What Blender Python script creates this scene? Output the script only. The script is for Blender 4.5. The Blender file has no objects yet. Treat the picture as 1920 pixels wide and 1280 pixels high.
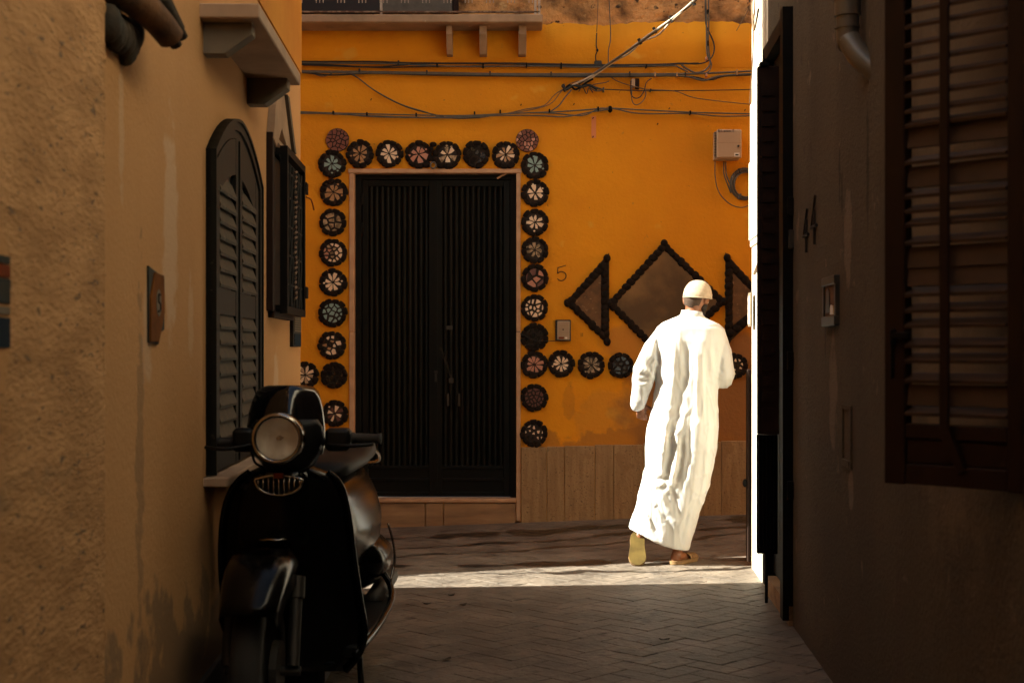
import bpy, bmesh, math, random
import numpy as np
from mathutils import Vector, Matrix, noise as mnoise
random.seed(7)
PI = math.pi
sc = bpy.context.scene
COL = sc.collection
F = 2667.0            # focal length in photo pixels (50 mm on a 36 mm sensor, 1920 px wide)
CH = 1.35             # camera height
def P(x, y, Y):       # a point of the place seen at photo pixel (x, y), Y metres away
    return Vector(((x-960)/F*Y, Y, CH+(655-y)/F*Y))

# ------------------------------------------------------------------ camera
cd = bpy.data.cameras.new('camera'); cam = bpy.data.objects.new('camera', cd); COL.objects.link(cam)
cam.location = (0, 0, CH); cam.rotation_euler = (PI/2, 0, 0)
cd.lens = 50; cd.sensor_width = 36; cd.shift_y = 15/1920; cd.clip_start = .05; cd.clip_end = 300
cd.dof.use_dof = True; cd.dof.focus_distance = 9.4; cd.dof.aperture_fstop = 5.0
sc.camera = cam
# ------------------------------------------------------------------ sky, sun, exposure
SUN_EL, SUN_SLOPE = math.radians(37), 0.086
W = bpy.data.worlds.new('World'); sc.world = W; W.use_nodes = True
wn = W.node_tree; wn.nodes.clear()
sky = wn.nodes.new('ShaderNodeTexSky'); sky.sky_type = 'NISHITA'; sky.sun_disc = False
sky.sun_elevation = SUN_EL
sdir = Vector((math.cos(SUN_EL), math.cos(SUN_EL)*SUN_SLOPE, -math.sin(SUN_EL))).normalized()   # travel of the light
sky.sun_rotation = math.atan2(-sdir.x, -sdir.y)
sky.air_density = .6; sky.dust_density = 6.0; sky.ozone_density = .3
bg = wn.nodes.new('ShaderNodeBackground'); bg.inputs['Strength'].default_value = .05
wo = wn.nodes.new('ShaderNodeOutputWorld')
wn.links.new(sky.outputs[0], bg.inputs[0]); wn.links.new(bg.outputs[0], wo.inputs[0])
sl = bpy.data.lights.new('sun', 'SUN'); sun = bpy.data.objects.new('sun', sl); COL.objects.link(sun)
sl.energy = 5.0; sl.angle = math.radians(.5); sl.color = (1, .97, .93)
sun.rotation_euler = sdir.to_track_quat('-Z', 'Y').to_euler(); sun.location = (-8, 4, 12)
vs = sc.view_settings
vs.view_transform = 'Standard'; vs.look = 'None'; vs.gamma = 1; vs.use_curve_mapping = False
vs.exposure = 2.15
vs.use_white_balance = True; vs.white_balance_temperature = 7000; vs.white_balance_tint = 1
sc.render.engine = 'CYCLES'
sc.cycles.max_bounces = 10; sc.cycles.diffuse_bounces = 6

# ------------------------------------------------------------------ materials
def mat(name, col, rough=.8, col2=None, nscale=6, ncontrast=(.35, .65), bump=0, bscale=60, bdist=.01,
        metal=0, spec=.5, stretch=(1, 1, 1), allst=False, speck=None, coat=0, masks=(), detail=6):
    m = bpy.data.materials.new(name); m.use_nodes = True
    n = m.node_tree; n.nodes.clear(); L = n.links.new
    out = n.nodes.new('ShaderNodeOutputMaterial'); b = n.nodes.new('ShaderNodeBsdfPrincipled'); L(b.outputs[0], out.inputs[0])
    b.inputs['Roughness'].default_value = rough; b.inputs['Metallic'].default_value = metal
    b.inputs['Specular IOR Level'].default_value = spec
    b.inputs['Coat Weight'].default_value = coat; b.inputs['Coat Roughness'].default_value = .12
    g = n.nodes.new('ShaderNodeNewGeometry')
    mp = n.nodes.new('ShaderNodeVectorMath'); mp.operation = 'MULTIPLY'; mp.inputs[1].default_value = stretch; L(g.outputs['Position'], mp.inputs[0])
    def noise(scale, det=detail, vec=None, rg=.55):
        t = n.nodes.new('ShaderNodeTexNoise'); t.inputs['Scale'].default_value = scale; t.inputs['Detail'].default_value = det
        t.inputs['Roughness'].default_value = rg; L(vec if (vec and not allst) else mp.outputs[0], t.inputs['Vector']); return t.outputs['Fac']
    def ramp(src, a, z, o0=0, o1=1):
        r = n.nodes.new('ShaderNodeMapRange'); r.inputs[1].default_value = a; r.inputs[2].default_value = z
        r.inputs[3].default_value = o0; r.inputs[4].default_value = o1; L(src, r.inputs[0]); return r.outputs[0]
    def mix(fac, a, c):
        x = n.nodes.new('ShaderNodeMix'); x.data_type = 'RGBA'; L(fac, x.inputs[0])
        if isinstance(a, tuple): x.inputs[6].default_value = (*a, 1)
        else: L(a, x.inputs[6])
        if isinstance(c, tuple): x.inputs[7].default_value = (*c, 1)
        else: L(c, x.inputs[7])
        return x.outputs[2]
    cur = col
    if col2: cur = mix(ramp(noise(nscale), *ncontrast), cur, col2)
    if speck:      # (scale, threshold, colour)
        for s_, th, c_ in (speck if isinstance(speck[0], tuple) else (speck,)):
            cur = mix(ramp(noise(s_, 3, g.outputs['Position']), th, th+.06), cur, c_)
    for (c3, r3, colr, edge, ns, amt) in masks:     # patches with a ragged edge: centre, radii, colour
        s = n.nodes.new('ShaderNodeVectorMath'); s.operation = 'SUBTRACT'; s.inputs[1].default_value = c3; L(g.outputs['Position'], s.inputs[0])
        d = n.nodes.new('ShaderNodeVectorMath'); d.operation = 'MULTIPLY'; d.inputs[1].default_value = tuple(0 if r > 90 else 1/r for r in r3); L(s.outputs[0], d.inputs[0])
        ln = n.nodes.new('ShaderNodeVectorMath'); ln.operation = 'LENGTH'; L(d.outputs[0], ln.inputs[0])
        nz = ramp(noise(ns, 5, g.outputs['Position']), .25, .75, -edge, edge)
        ad = n.nodes.new('ShaderNodeMath'); ad.operation = 'ADD'; L(ln.outputs['Value'], ad.inputs[0]); L(nz, ad.inputs[1])
        cur = mix(ramp(ad.outputs[0], 1.0, .75, 0, amt), cur, colr)
    if isinstance(cur, tuple): b.inputs['Base Color'].default_value = (*cur, 1)
    else: L(cur, b.inputs['Base Color'])
    if bump:
        bp = n.nodes.new('ShaderNodeBump'); bp.inputs['Strength'].default_value = bump; bp.inputs['Distance'].default_value = bdist
        L(noise(bscale, 5, g.outputs['Position'], .6), bp.inputs['Height']); L(bp.outputs[0], b.inputs['Normal'])
    return m

ORANGE = (.84, .33, .010)
M = {}
def em(c, r, col, edge=.35, ns=5, amt=.8): return (c, r, col, edge, ns, amt)
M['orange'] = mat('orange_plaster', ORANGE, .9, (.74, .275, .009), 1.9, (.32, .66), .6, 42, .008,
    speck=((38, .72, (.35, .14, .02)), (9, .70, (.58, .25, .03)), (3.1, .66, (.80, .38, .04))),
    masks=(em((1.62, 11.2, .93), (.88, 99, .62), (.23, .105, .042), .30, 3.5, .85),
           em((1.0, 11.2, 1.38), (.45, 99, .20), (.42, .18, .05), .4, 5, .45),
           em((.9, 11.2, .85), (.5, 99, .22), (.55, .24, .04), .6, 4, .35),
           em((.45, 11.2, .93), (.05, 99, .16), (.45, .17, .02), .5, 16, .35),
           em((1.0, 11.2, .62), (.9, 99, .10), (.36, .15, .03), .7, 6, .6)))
M['raw'] = mat('raw_masonry', (.70, .36, .13), .95, (.15, .075, .03), 3.2, (.45, .62), 1.0, 22, .04, speck=((14, .62, (.07, .04, .02)), (7, .63, (.6, .36, .15))))
M['tan'] = mat('tan_plaster', (.61, .325, .125), .92, (.51, .26, .092), 1.3, (.3, .7), .5, 55, .006,
    stretch=(1, 1, .35), speck=((50, .74, (.2, .12, .06)),),
    masks=(em((-1.05, 4.42, 1.72), (99, .12, .36), (.62, .42, .26), .3, 14, .7),
           em((-1.05, 4.09, 1.38), (99, .07, .16), (.62, .42, .26), .4, 14, .6),
           em((-1.05, 3.78, 1.95), (99, .03, .22), (.6, .4, .24), .4, 18, .6),
           em((-1.05, 4.75, 1.45), (99, .05, .16), (.6, .4, .24), .5, 18, .5),
           em((-1.05, 6.95, 1.15), (99, .10, .22), (.62, .42, .26), .4, 14, .7),
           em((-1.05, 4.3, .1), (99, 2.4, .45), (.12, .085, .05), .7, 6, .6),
           em((-1.05, 4.0, 1.0), (99, .05, .5), (.2, .12, .06), .8, 14, .5)))
M['rough'] = mat('rough_stucco', (.64, .35, .145), .95, (.46, .24, .09), 11, (.35, .65), .8, 70, .010, stretch=(1, .32, 1), allst=True, speck=((42, .63, (.22, .13, .065)), (90, .66, (.13, .08, .04)), (5, .64, (.40, .23, .10))))
M['yellow'] = mat('yellow_plaster', (.60, .25, .022), .9, (.50, .18, .014), 2, (.3, .7), .4, 50, .006)
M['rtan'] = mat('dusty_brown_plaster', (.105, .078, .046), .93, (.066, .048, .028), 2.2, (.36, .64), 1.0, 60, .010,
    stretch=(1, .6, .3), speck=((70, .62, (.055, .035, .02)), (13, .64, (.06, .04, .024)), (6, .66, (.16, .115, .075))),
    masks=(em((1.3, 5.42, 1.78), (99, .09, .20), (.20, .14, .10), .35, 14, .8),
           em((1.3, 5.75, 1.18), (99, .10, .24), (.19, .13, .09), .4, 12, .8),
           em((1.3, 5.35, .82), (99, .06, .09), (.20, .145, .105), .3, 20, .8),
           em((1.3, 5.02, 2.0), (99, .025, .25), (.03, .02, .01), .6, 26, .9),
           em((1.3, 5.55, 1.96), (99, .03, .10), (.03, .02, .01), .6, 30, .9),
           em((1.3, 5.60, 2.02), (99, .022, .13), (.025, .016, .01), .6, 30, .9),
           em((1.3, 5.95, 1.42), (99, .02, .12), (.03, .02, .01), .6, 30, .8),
           em((1.2, 3.75, 2.0), (99, .62, 1.35), (.15, .11, .068), .22, 7, .8),  # wall colour lightened here for the light reaching behind the shutter
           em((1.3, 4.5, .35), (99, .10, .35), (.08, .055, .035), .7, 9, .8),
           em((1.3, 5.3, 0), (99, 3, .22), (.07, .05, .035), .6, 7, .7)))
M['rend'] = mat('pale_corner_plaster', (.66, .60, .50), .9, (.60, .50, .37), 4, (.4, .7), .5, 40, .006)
M['marble'] = mat('pinkish_marble', (.60, .36, .20), .55, (.46, .25, .13), 9, (.35, .7), .15, 60, .002)
M['travertine'] = mat('travertine', (.40, .255, .12), .8, (.27, .16, .07), 14, (.3, .7), .8, 40, .008, stretch=(2.2, 2, .22), speck=((70, .62, (.13, .075, .03)), (24, .68, (.15, .09, .04)), (5, .62, (.30, .18, .08))))
M['plinth'] = mat('plinth_stone', (.40, .235, .115), .8, (.2, .115, .06), 5, (.35, .7), .5, 30, .006, stretch=(.5, 1, 2.5))
M['concrete'] = mat('weathered_concrete', (.42, .27, .16), .9, (.26, .17, .10), 6, (.3, .7), .5, 50, .005, speck=(11, .68, (.55, .4, .25)))
M['slab'] = mat('pale_stone_slab', (.48, .33, .22), .8, (.36, .24, .16), 6, (.3, .7), .2, 50, .003)
M['grey_slab'] = mat('grey_stone_bracket', (.20, .165, .12), .8, (.13, .11, .08), 6, (.3, .7), .2, 50, .003)
M['door'] = mat('black_green_metal', (.004, .0045, .0035), .45, (.007, .0065, .005), 10, (.4, .8), .12, 30, .003, spec=.16, speck=(26, .76, (.05, .055, .04)))
M['iron'] = mat('black_iron', (.005, .0045, .004), .6, (.009, .007, .005), 14, (.4, .8), spec=.12)
M['rust'] = mat('rusty_iron', (.10, .045, .02), .7, (.3, .2, .12), 26, (.45, .7))
M['leaf'] = mat('dry_leaf', (.03, .018, .008), .8)
M['whiteiron'] = mat('chipped_white_iron', (.45, .35, .26), .6, (.2, .12, .07), 30, (.5, .8))
M['greenwood'] = mat('dark_green_shutter', (.009, .0085, .005), .6, (.006, .0055, .0035), 14, (.3, .7), .3, 60, .002, stretch=(1, 1, .4), spec=.2, speck=(45, .68, (.06, .05, .03)))
M['slatwood'] = mat('sun_dulled_green_slats', (.060, .043, .020), .7, (.030, .022, .011), 18, (.3, .7), .3, 60, .002, speck=(40, .66, (.17, .14, .09)))
M['brownwood'] = mat('dark_red_brown_wood', (.024, .009, .004), .6, (.016, .006, .003), 12, (.3, .7), .3, 70, .002, spec=.2, stretch=(1, 1, .3))
M['brownslat'] = mat('brown_painted_slat', (.062, .030, .016), .65, (.04, .02, .011), 14, (.3, .7))
M['lava'] = mat('dark_lava_stone', (.010, .006, .004), .9, (.018, .010, .006), 30, (.35, .7), .7, 60, .006, spec=.2)
M['mortar'] = mat('dark_mortar', (.018, .011, .007), .9, (.035, .02, .012), 30, (.35, .7), .6, 80, .004)
M['redclay'] = mat('brick_red_mosaic', (.24, .085, .055), .6, (.18, .06, .04), 40, (.3, .7))
M['teal'] = mat('teal_glaze', (.29, .42, .38), .3, (.24, .36, .33), 30, (.3, .7))
M['cream'] = mat('cream_glaze', (.90, .70, .49), .3, (.84, .62, .42), 30, (.3, .7))
M['pink'] = mat('salmon_glaze', (.60, .28, .19), .3, (.50, .23, .15), 30, (.3, .7))
M['tanglaze'] = mat('tan_glaze', (.50, .28, .13), .35, (.36, .19, .085), 60, (.3, .7))
M['marbled'] = mat('marbled_glaze', (.52, .37, .22), .3, (.16, .11, .055), 38, (.42, .6))
M['maroon'] = mat('maroon_glaze', (.16, .062, .045), .35, (.12, .045, .034), 40, (.3, .7))
M['blackglaze'] = mat('black_glaze', (.010, .010, .009), .15, (.02, .018, .014), 50, (.4, .7))
M['panel'] = mat('stone_panel', (.25, .14, .05), .75, (.10, .055, .020), 2.6, (.38, .62), .2, 30, .003, speck=((6, .6, (.30, .18, .08)),), detail=9)
M['panel2'] = mat('brown_terrazzo_panel', (.17, .08, .028), .8, (.10, .048, .017), 18, (.35, .65), .3, 40, .003, speck=((34, .62, (.27, .16, .08)),))
M['ivory'] = mat('ivory_plastic', (.50, .35, .22), .5, (.45, .31, .19), 5, (.3, .7))
M['ivory2'] = mat('intercom_face', (.42, .30, .19), .45, (.38, .27, .17), 5, (.3, .7))
M['black'] = mat('black_plastic', (.012, .011, .010), .4)
M['cable_black'] = mat('black_cable', (.018, .015, .012), .5)
M['cable_grey'] = mat('grey_cable', (.13, .11, .085), .55, (.08, .07, .05), 20, (.3, .7))
M['cable_brown'] = mat('brown_cable', (.20, .12, .06), .6, (.12, .07, .035), 20, (.3, .7))
M['cable_white'] = mat('pale_cable', (.62, .52, .40), .5)
M['blue'] = mat('blue_tape', (.010, .022, .035), .8, spec=.1)
M['red'] = mat('red_print', (.20, .045, .015), .8, spec=.1)
M['white'] = mat('white_print', (.75, .68, .58), .5)
M['salmonstrip'] = mat('salmon_plaster_strip', (.72, .25, .10), .8)
M['ink'] = mat('black_ink', (.02, .014, .010), .8)
M['ink5'] = mat('faded_black_paint', (.035, .018, .006), .8)
M['pipe'] = mat('grey_pvc_pipe', (.11, .092, .068), .5, (.08, .066, .05), 5, (.3, .7), coat=.2)
M['pot'] = mat('terracotta', (.19, .085, .03), .85, (.07, .035, .018), 12, (.35, .65), .6, 40, .008)
M['dark_clay'] = mat('dark_terracotta', (.032, .026, .016), .9, (.08, .05, .025), 14, (.4, .7), .7, 40, .008)  # darker terracotta of the lower lumps and pipe ends
M['tileor'] = mat('orange_brown_ceramic', (.22, .075, .014), .8, (.12, .042, .01), 14, (.3, .7), spec=.1)
M['tilegr'] = mat('grey_green_ceramic', (.04, .044, .036), .7, (.025, .028, .024), 14, (.3, .7), spec=.15)
M['dimframe'] = mat('dusty_frame_glaze', (.045, .04, .032), .5, (.03, .027, .022), 20, (.3, .7))
M['tilegr2'] = mat('pale_grey_ceramic', (.20, .16, .11), .7, (.14, .11, .075), 20, (.3, .7), spec=.15)
M['tileye'] = mat('ochre_ceramic', (.50, .28, .07), .3, (.3, .2, .1), 20, (.3, .7))
M['paver'] = mat('worn_grey_paver', (.19, .15, .115), .9, (.10, .078, .06), 3.3, (.34, .62), 1.0, 22, .012, speck=((16, .60, (.09, .068, .05)), (5, .60, (.075, .056, .042)), (70, .66, (.26, .21, .17))))
M['joint'] = mat('sandy_joint', (.10, .078, .06), .95, (.075, .058, .045), 12, (.3, .7), .6, 60, .004)
M['skirt'] = mat('dirty_skirting', (.13, .095, .06), .85, (.085, .062, .04), 5, (.3, .7), .3, 40, .004)
M['gloss'] = mat('glossy_black_paint', (.0015, .0015, .0015), .20, coat=0, spec=.20)
M['satin'] = mat('satin_black_plastic', (.004, .004, .0035), .45, spec=.25)
M['smoke'] = mat('smoked_screen', (.004, .004, .005), .10, spec=.6)
M['chrome'] = mat('worn_chrome', (.42, .39, .34), .22, (.32, .28, .23), 30, (.4, .7), metal=1)
M['dullmetal'] = mat('dull_grey_metal', (.055, .05, .042), .55, (.06, .05, .04), 20, (.3, .7), metal=.7)
M['rubber'] = mat('tyre_rubber', (.020, .018, .016), .75, (.03, .027, .022), 20, (.3, .7))
M['seat'] = mat('black_vinyl', (.006, .005, .005), .55, spec=.2)
M['cloth'] = mat('white_cotton_robe', (.58, .57, .545), .9, (.55, .54, .515), 4, (.3, .7), .25, 240, .0015)
_b = [x for x in M['cloth'].node_tree.nodes if x.type == 'BSDF_PRINCIPLED'][0]
_b.inputs['Subsurface Weight'].default_value = .45; _b.inputs['Subsurface Radius'].default_value = (1, .75, .5); _b.inputs['Subsurface Scale'].default_value = .025
M['capcloth'] = mat('cream_knitted_cap', (.44, .34, .235), .95, (.36, .27, .18), 60, (.3, .7), .8, 190, .003)
M['skin'] = mat('brown_skin', (.25, .095, .042), .5, (.19, .07, .03), 20, (.3, .7), .2, 150, .002)
M['hair'] = mat('cropped_dark_hair', (.045, .026, .016), .9, (.085, .045, .026), 130, (.3, .7), .5, 300, .002)
M['beard'] = mat('dark_beard', (.012, .008, .006), .9, (.03, .018, .01), 130, (.3, .7), .8, 260, .004)
M['sandal'] = mat('tan_leather_sandal', (.24, .135, .05), .7, (.16, .085, .03), 25, (.3, .7), .2, 80, .002)
M['sole'] = mat('worn_tan_rubber_sole', (.17, .115, .035), .9, (.09, .06, .02), 14, (.3, .7), .4, 90, .003, spec=.1)

def glass(name, col=(1, 1, 1)):
    m = bpy.data.materials.new(name); m.use_nodes = True; b = m.node_tree.nodes['Principled BSDF']
    b.inputs['Base Color'].default_value = (*col, 1); b.inputs['Transmission Weight'].default_value = 1
    b.inputs['Roughness'].default_value = .04; b.inputs['IOR'].default_value = 1.25
    t = m.node_tree.nodes.new('ShaderNodeTexWave'); t.inputs['Scale'].default_value = 30; t.inputs['Distortion'].default_value = .6
    bp = m.node_tree.nodes.new('ShaderNodeBump'); bp.inputs['Strength'].default_value = .35; bp.inputs['Distance'].default_value = .003
    g = m.node_tree.nodes.new('ShaderNodeNewGeometry')
    m.node_tree.links.new(g.outputs['Position'], t.inputs['Vector']); m.node_tree.links.new(t.outputs['Fac'], bp.inputs['Height']); m.node_tree.links.new(bp.outputs[0], b.inputs['Normal'])
    return m
M['bowl'] = mat('aged_reflector', (.92, .86, .76), .38, (.75, .66, .54), 30, (.4, .7), metal=0)
M['lens'] = glass('fluted_lens', (1, .97, .92))

# wet streaks and shade-of-dirt in the paving: stains with a shape of their own
def wet_streaks(m):
    n = m.node_tree; L = n.links.new
    b = [x for x in n.nodes if x.type == 'BSDF_PRINCIPLED'][0]
    g = n.nodes.new('ShaderNodeNewGeometry'); sx = n.nodes.new('ShaderNodeSeparateXYZ'); L(g.outputs['Position'], sx.inputs[0])
    def math_(op, a, c=None):
        k = n.nodes.new('ShaderNodeMath'); k.operation = op
        for i, v in enumerate((a, c)):
            if v is None: continue
            if isinstance(v, (int, float)): k.inputs[i].default_value = v
            else: L(v, k.inputs[i])
        return k.outputs[0]
    def nz(scale, st, off, det=4):
        a = n.nodes.new('ShaderNodeVectorMath'); a.operation = 'MULTIPLY_ADD'; a.inputs[1].default_value = st; a.inputs[2].default_value = (off, off*.7, 0); L(g.outputs['Position'], a.inputs[0])
        t = n.nodes.new('ShaderNodeTexNoise'); t.inputs['Scale'].default_value = scale; t.inputs['Detail'].default_value = det; L(a.outputs[0], t.inputs['Vector']); return t.outputs['Fac']
    tot = None
    # y0, slope, amplitude, width, seed
    for y0, sl_, amp, w, s in ((10.62, .16, .45, .15, 3.1), (10.05, .30, .55, .07, 8.2), (9.55, .42, .7, .05, 14.6), (8.93, .10, .30, .085, 21.3), (8.56, .12, .5, .03, 33.7)):
        c = math_('ADD', math_('MULTIPLY', sx.outputs[0], sl_), y0)
        c = math_('ADD', c, math_('MULTIPLY', math_('SUBTRACT', nz(1.6, (1, .6, 1), s), .5), amp))
        d = math_('ABSOLUTE', math_('SUBTRACT', sx.outputs[1], c))
        ww = math_('MULTIPLY', math_('SUBTRACT', nz(2.6, (1, .8, 1), s+5), .38), w*6.0)
        k = n.nodes.new('ShaderNodeMapRange'); k.inputs[1].default_value = -.015; k.inputs[2].default_value = .02; L(math_('SUBTRACT', ww, d), k.inputs[0])
        k.clamp = True
        tot = k.outputs[0] if tot is None else math_('MAXIMUM', tot, k.outputs[0])
    src = b.inputs['Base Color'].links[0].from_socket
    mx = n.nodes.new('ShaderNodeMix'); mx.data_type = 'RGBA'; L(math_('MULTIPLY', tot, .95), mx.inputs[0]); L(src, mx.inputs[6]); mx.inputs[7].default_value = (.016, .012, .009, 1)
    L(mx.outputs[2], b.inputs['Base Color'])
    r = n.nodes.new('ShaderNodeMapRange'); r.inputs[3].default_value = .62; r.inputs[4].default_value = .30; L(tot, r.inputs[0]); L(r.outputs[0], b.inputs['Roughness'])
wet_streaks(M['paver']); wet_streaks(M['joint'])

# ------------------------------------------------------------------ mesh helpers
def world_loc(o):
    v = Vector((0, 0, 0))
    while o is not None: v += Vector(o.location); o = o.parent
    return v
class MB:
    def __init__(s, fr=None): s.v = []; s.f = []; s.fr = fr or (lambda a, b, c: Vector((a, b, c)))
    def add(s, vs_, fs):
        k = len(s.v); s.v += [tuple(s.fr(*p)) for p in vs_]; s.f += [tuple(i+k for i in f) for f in fs]; return s
    def box(s, a0, a1, b0, b1, c0, c1, ch=0):
        if ch:   # chamfered box
            pts = []
            for (da, db, dc) in ((ch, ch, 0), (ch, 0, ch), (0, ch, ch)):
                pts.append([(a, b, c) for a in (a0+da, a1-da) for b in (b0+db, b1-db) for c in (c0+dc, c1-dc)])
            A, B, Cc = 0, 8, 16; v = pts[0]+pts[1]+pts[2]
            def q(o, ids): return [o+i for i in ids]
            f = [(0, 4, 6, 2), (1, 3, 7, 5), (8, 9, 13, 12), (10, 14, 15, 11), (16, 18, 19, 17), (20, 21, 23, 22)]
            f = [tuple(x) for x in f]
            for i in range(8): f.append((i, i+8, i+16))
            for i in range(8):
                for bit, (o1, o2) in ((4, (0, 8)), (2, (0, 16)), (1, (8, 16))):
                    if not i & bit:
                        j = i | bit; f.append((i+o1, j+o1, j+o2, i+o2))
            return s.add(v, f)
        v = [(a, b, c) for a in (a0, a1) for b in (b0, b1) for c in (c0, c1)]
        return s.add(v, [(0, 1, 3, 2), (4, 6, 7, 5), (0, 4, 5, 1), (2, 3, 7, 6), (0, 2, 6, 4), (1, 5, 7, 3)])
    def loft(s, rings, cap=True, closed=True):
        k = len(rings[0]); v = [p for r in rings for p in r]; f = []
        m = k if closed else k-1
        for i in range(len(rings)-1):
            for j in range(m): f.append((i*k+j, i*k+(j+1) % k, (i+1)*k+(j+1) % k, (i+1)*k+j))
        if cap: f.append(tuple(range(k))[::-1]); f.append(tuple((len(rings)-1)*k+j for j in range(k)))
        return s.add(v, f)
    def tube(s, pts, r, n=6, cap=True):
        pts = [Vector(p) for p in pts]; rs = r if isinstance(r, (list, tuple)) else [r]*len(pts); rings = []
        t0 = (pts[1]-pts[0]).normalized(); up = Vector((0, 0, 1)) if abs(t0.z) < .9 else Vector((1, 0, 0))
        a = t0.cross(up).normalized()
        for i, p in enumerate(pts):
            t = (pts[min(i+1, len(pts)-1)]-pts[max(i-1, 0)]).normalized()
            a = (a-t*a.dot(t)).normalized(); b = t.cross(a)
            rings.append([tuple(p+a*(rs[i]*math.cos(2*PI*j/n))+b*(rs[i]*math.sin(2*PI*j/n))) for j in range(n)])
        return s.loft(rings, cap)
    def prism(s, poly, d0, d1, ax=1):      # polygon in the (a,c) plane pushed along b from d0 to d1
        n = len(poly)
        v = [(a, d0, c) for a, c in poly]+[(a, d1, c) for a, c in poly]
        if ax == 2: v = [(a, b, d0) for a, b in poly]+[(a, b, d1) for a, b in poly]
        if ax == 0: v = [(d0, a, b) for a, b in poly]+[(d1, a, b) for a, b in poly]
        f = [tuple(range(n))[::-1], tuple(range(n, 2*n))]+[(i, (i+1) % n, n+(i+1) % n, n+i) for i in range(n)]
        return s.add(v, f)
    def build(s, name, m, parent=None, smooth=False, kind=None, label=None, bevel=0):
        me = bpy.data.meshes.new(name)
        o = bpy.data.objects.new(name, me); COL.objects.link(o)
        if parent is not None: o.parent = parent; w = world_loc(parent)
        else:
            A = np.array(s.v); w = Vector(((A[:, 0].min()+A[:, 0].max())/2, (A[:, 1].min()+A[:, 1].max())/2, A[:, 2].min())); o.location = w
        me.from_pydata([(p[0]-w.x, p[1]-w.y, p[2]-w.z) for p in s.v], [], s.f)
        bm = bmesh.new(); bm.from_mesh(me); bmesh.ops.recalc_face_normals(bm, faces=bm.faces); bm.to_mesh(me); bm.free()
        if smooth:
            for p in me.polygons: p.use_smooth = True
            if smooth != 'all':
                me.set_sharp_from_angle(angle=math.radians(40))
        me.materials.append(M[m] if isinstance(m, str) else m)
        if kind: o['kind'] = kind
        if label: o['label'] = label
        if bevel:
            bv = o.modifiers.new('bevel', 'BEVEL'); bv.width = bevel; bv.segments = 2; bv.limit_method = 'ANGLE'
        return o
def thing(name, label, cat, loc=(0, 0, 0), group=None):
    o = bpy.data.objects.new(name, None); COL.objects.link(o); o.location = loc; o.empty_display_size = .1
    o['label'] = label; o['category'] = cat
    if group: o['group'] = group
    return o
def tag(o, label, cat, group=None):
    o['label'] = label; o['category'] = cat
    if group: o['group'] = group
    return o
def smooth_pts(pts, k=6):       # Catmull-Rom
    pts = [Vector(p) for p in pts]; q = [pts[0]]+pts+[pts[-1]]; out = []
    for i in range(1, len(q)-2):
        for j in range(k):
            t = j/k; a, b, c, d = q[i-1], q[i], q[i+1], q[i+2]
            out.append(.5*((2*b)+(c-a)*t+(2*a-5*b+4*c-d)*t*t+(3*b-a-3*c+d)*t*t*t))
    out.append(pts[-1]); return out
def uvsphere(c, r, nu=16, nv=10, f=None):
    rings = []
    for i in range(nv+1):
        th = PI*i/nv; rr = max(math.sin(th), .001)
        rings.append([(c[0]+r[0]*rr*math.cos(2*PI*j/nu), c[1]+r[1]*rr*math.sin(2*PI*j/nu), c[2]+r[2]*math.cos(th)) for j in range(nu)])
    return rings

# frames along the two alley walls: u = distance from the camera, n = out of the wall, z = height
def LF(u, n, z): return Vector((-.902-.036*u+n, u+.036*n, z))
def RF(u, n, z): return Vector((.954+.06*u-n, u+.06*n, z))
def ground(x, y):
    t = max(0, min(1, (y-8.7)/2.6)); t = t*t*(3-2*t)
    return t*(-.022+.038*x)
YW = 11.25
def WX(x): return (x-960)/F*YW
def WZ(y): return CH+(655-y)/F*YW
# ================================================================== THE SETTING
# ground sheet (joint bed) reaching far, with pavers laid on it
xs = [-40, -8]+[-2.4+.2*i for i in range(26)]+[8, 40]; ys = [-40, -6]+[.5*i for i in range(0, 17)]+[8.5+.15*i for i in range(20)]+[14, 40]
mb = MB(); mb.add([(x, y, ground(x, y)-.006) for y in ys for x in xs], [(j*len(xs)+i, j*len(xs)+i+1, (j+1)*len(xs)+i+1, (j+1)*len(xs)+i) for j in range(len(ys)-1) for i in range(len(xs)-1)])
gr = mb.build('ground', 'joint', smooth='all', kind='structure')
pav = []
c45, s45 = math.cos(math.radians(45)), math.sin(math.radians(45))
PW, PL = .115, .23
for i in range(-60, 60):
    for j in range(-60, 60):
        # herringbone: a horizontal and a vertical block per cell of the diagonal lattice
        for kind_ in (0, 1):
            ox = i*PW + j*(PL*2); oy = i*PW
            if kind_ == 0: cx, cy, w, h = ox+PL/2, oy+PW/2, PL, PW
            else: cx, cy, w, h = ox+PL+PW/2, oy, PW, PL
            X = (cx*c45-cy*s45); Y = (cx*s45+cy*c45)+6.0
            if -1.6 < X < 2.2 and 4.9 < Y < 11.5: pav.append((Y, X, w, h, kind_))
print('pavers', len(pav))
def in_view(p):
    Y, X = p[0], p[1]
    px = 960+X/Y*F; py = 655+CH/Y*F
    return 700 < px < 1640 and py < 1290 and X < .954+.06*Y+.05
vis = sorted([p for p in pav if in_view(p) and p[0] < 11.2]); rest = [p for p in pav if not (in_view(p) and p[0] < 11.2)]
near, far_ = vis[:290], vis[290:]
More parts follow.
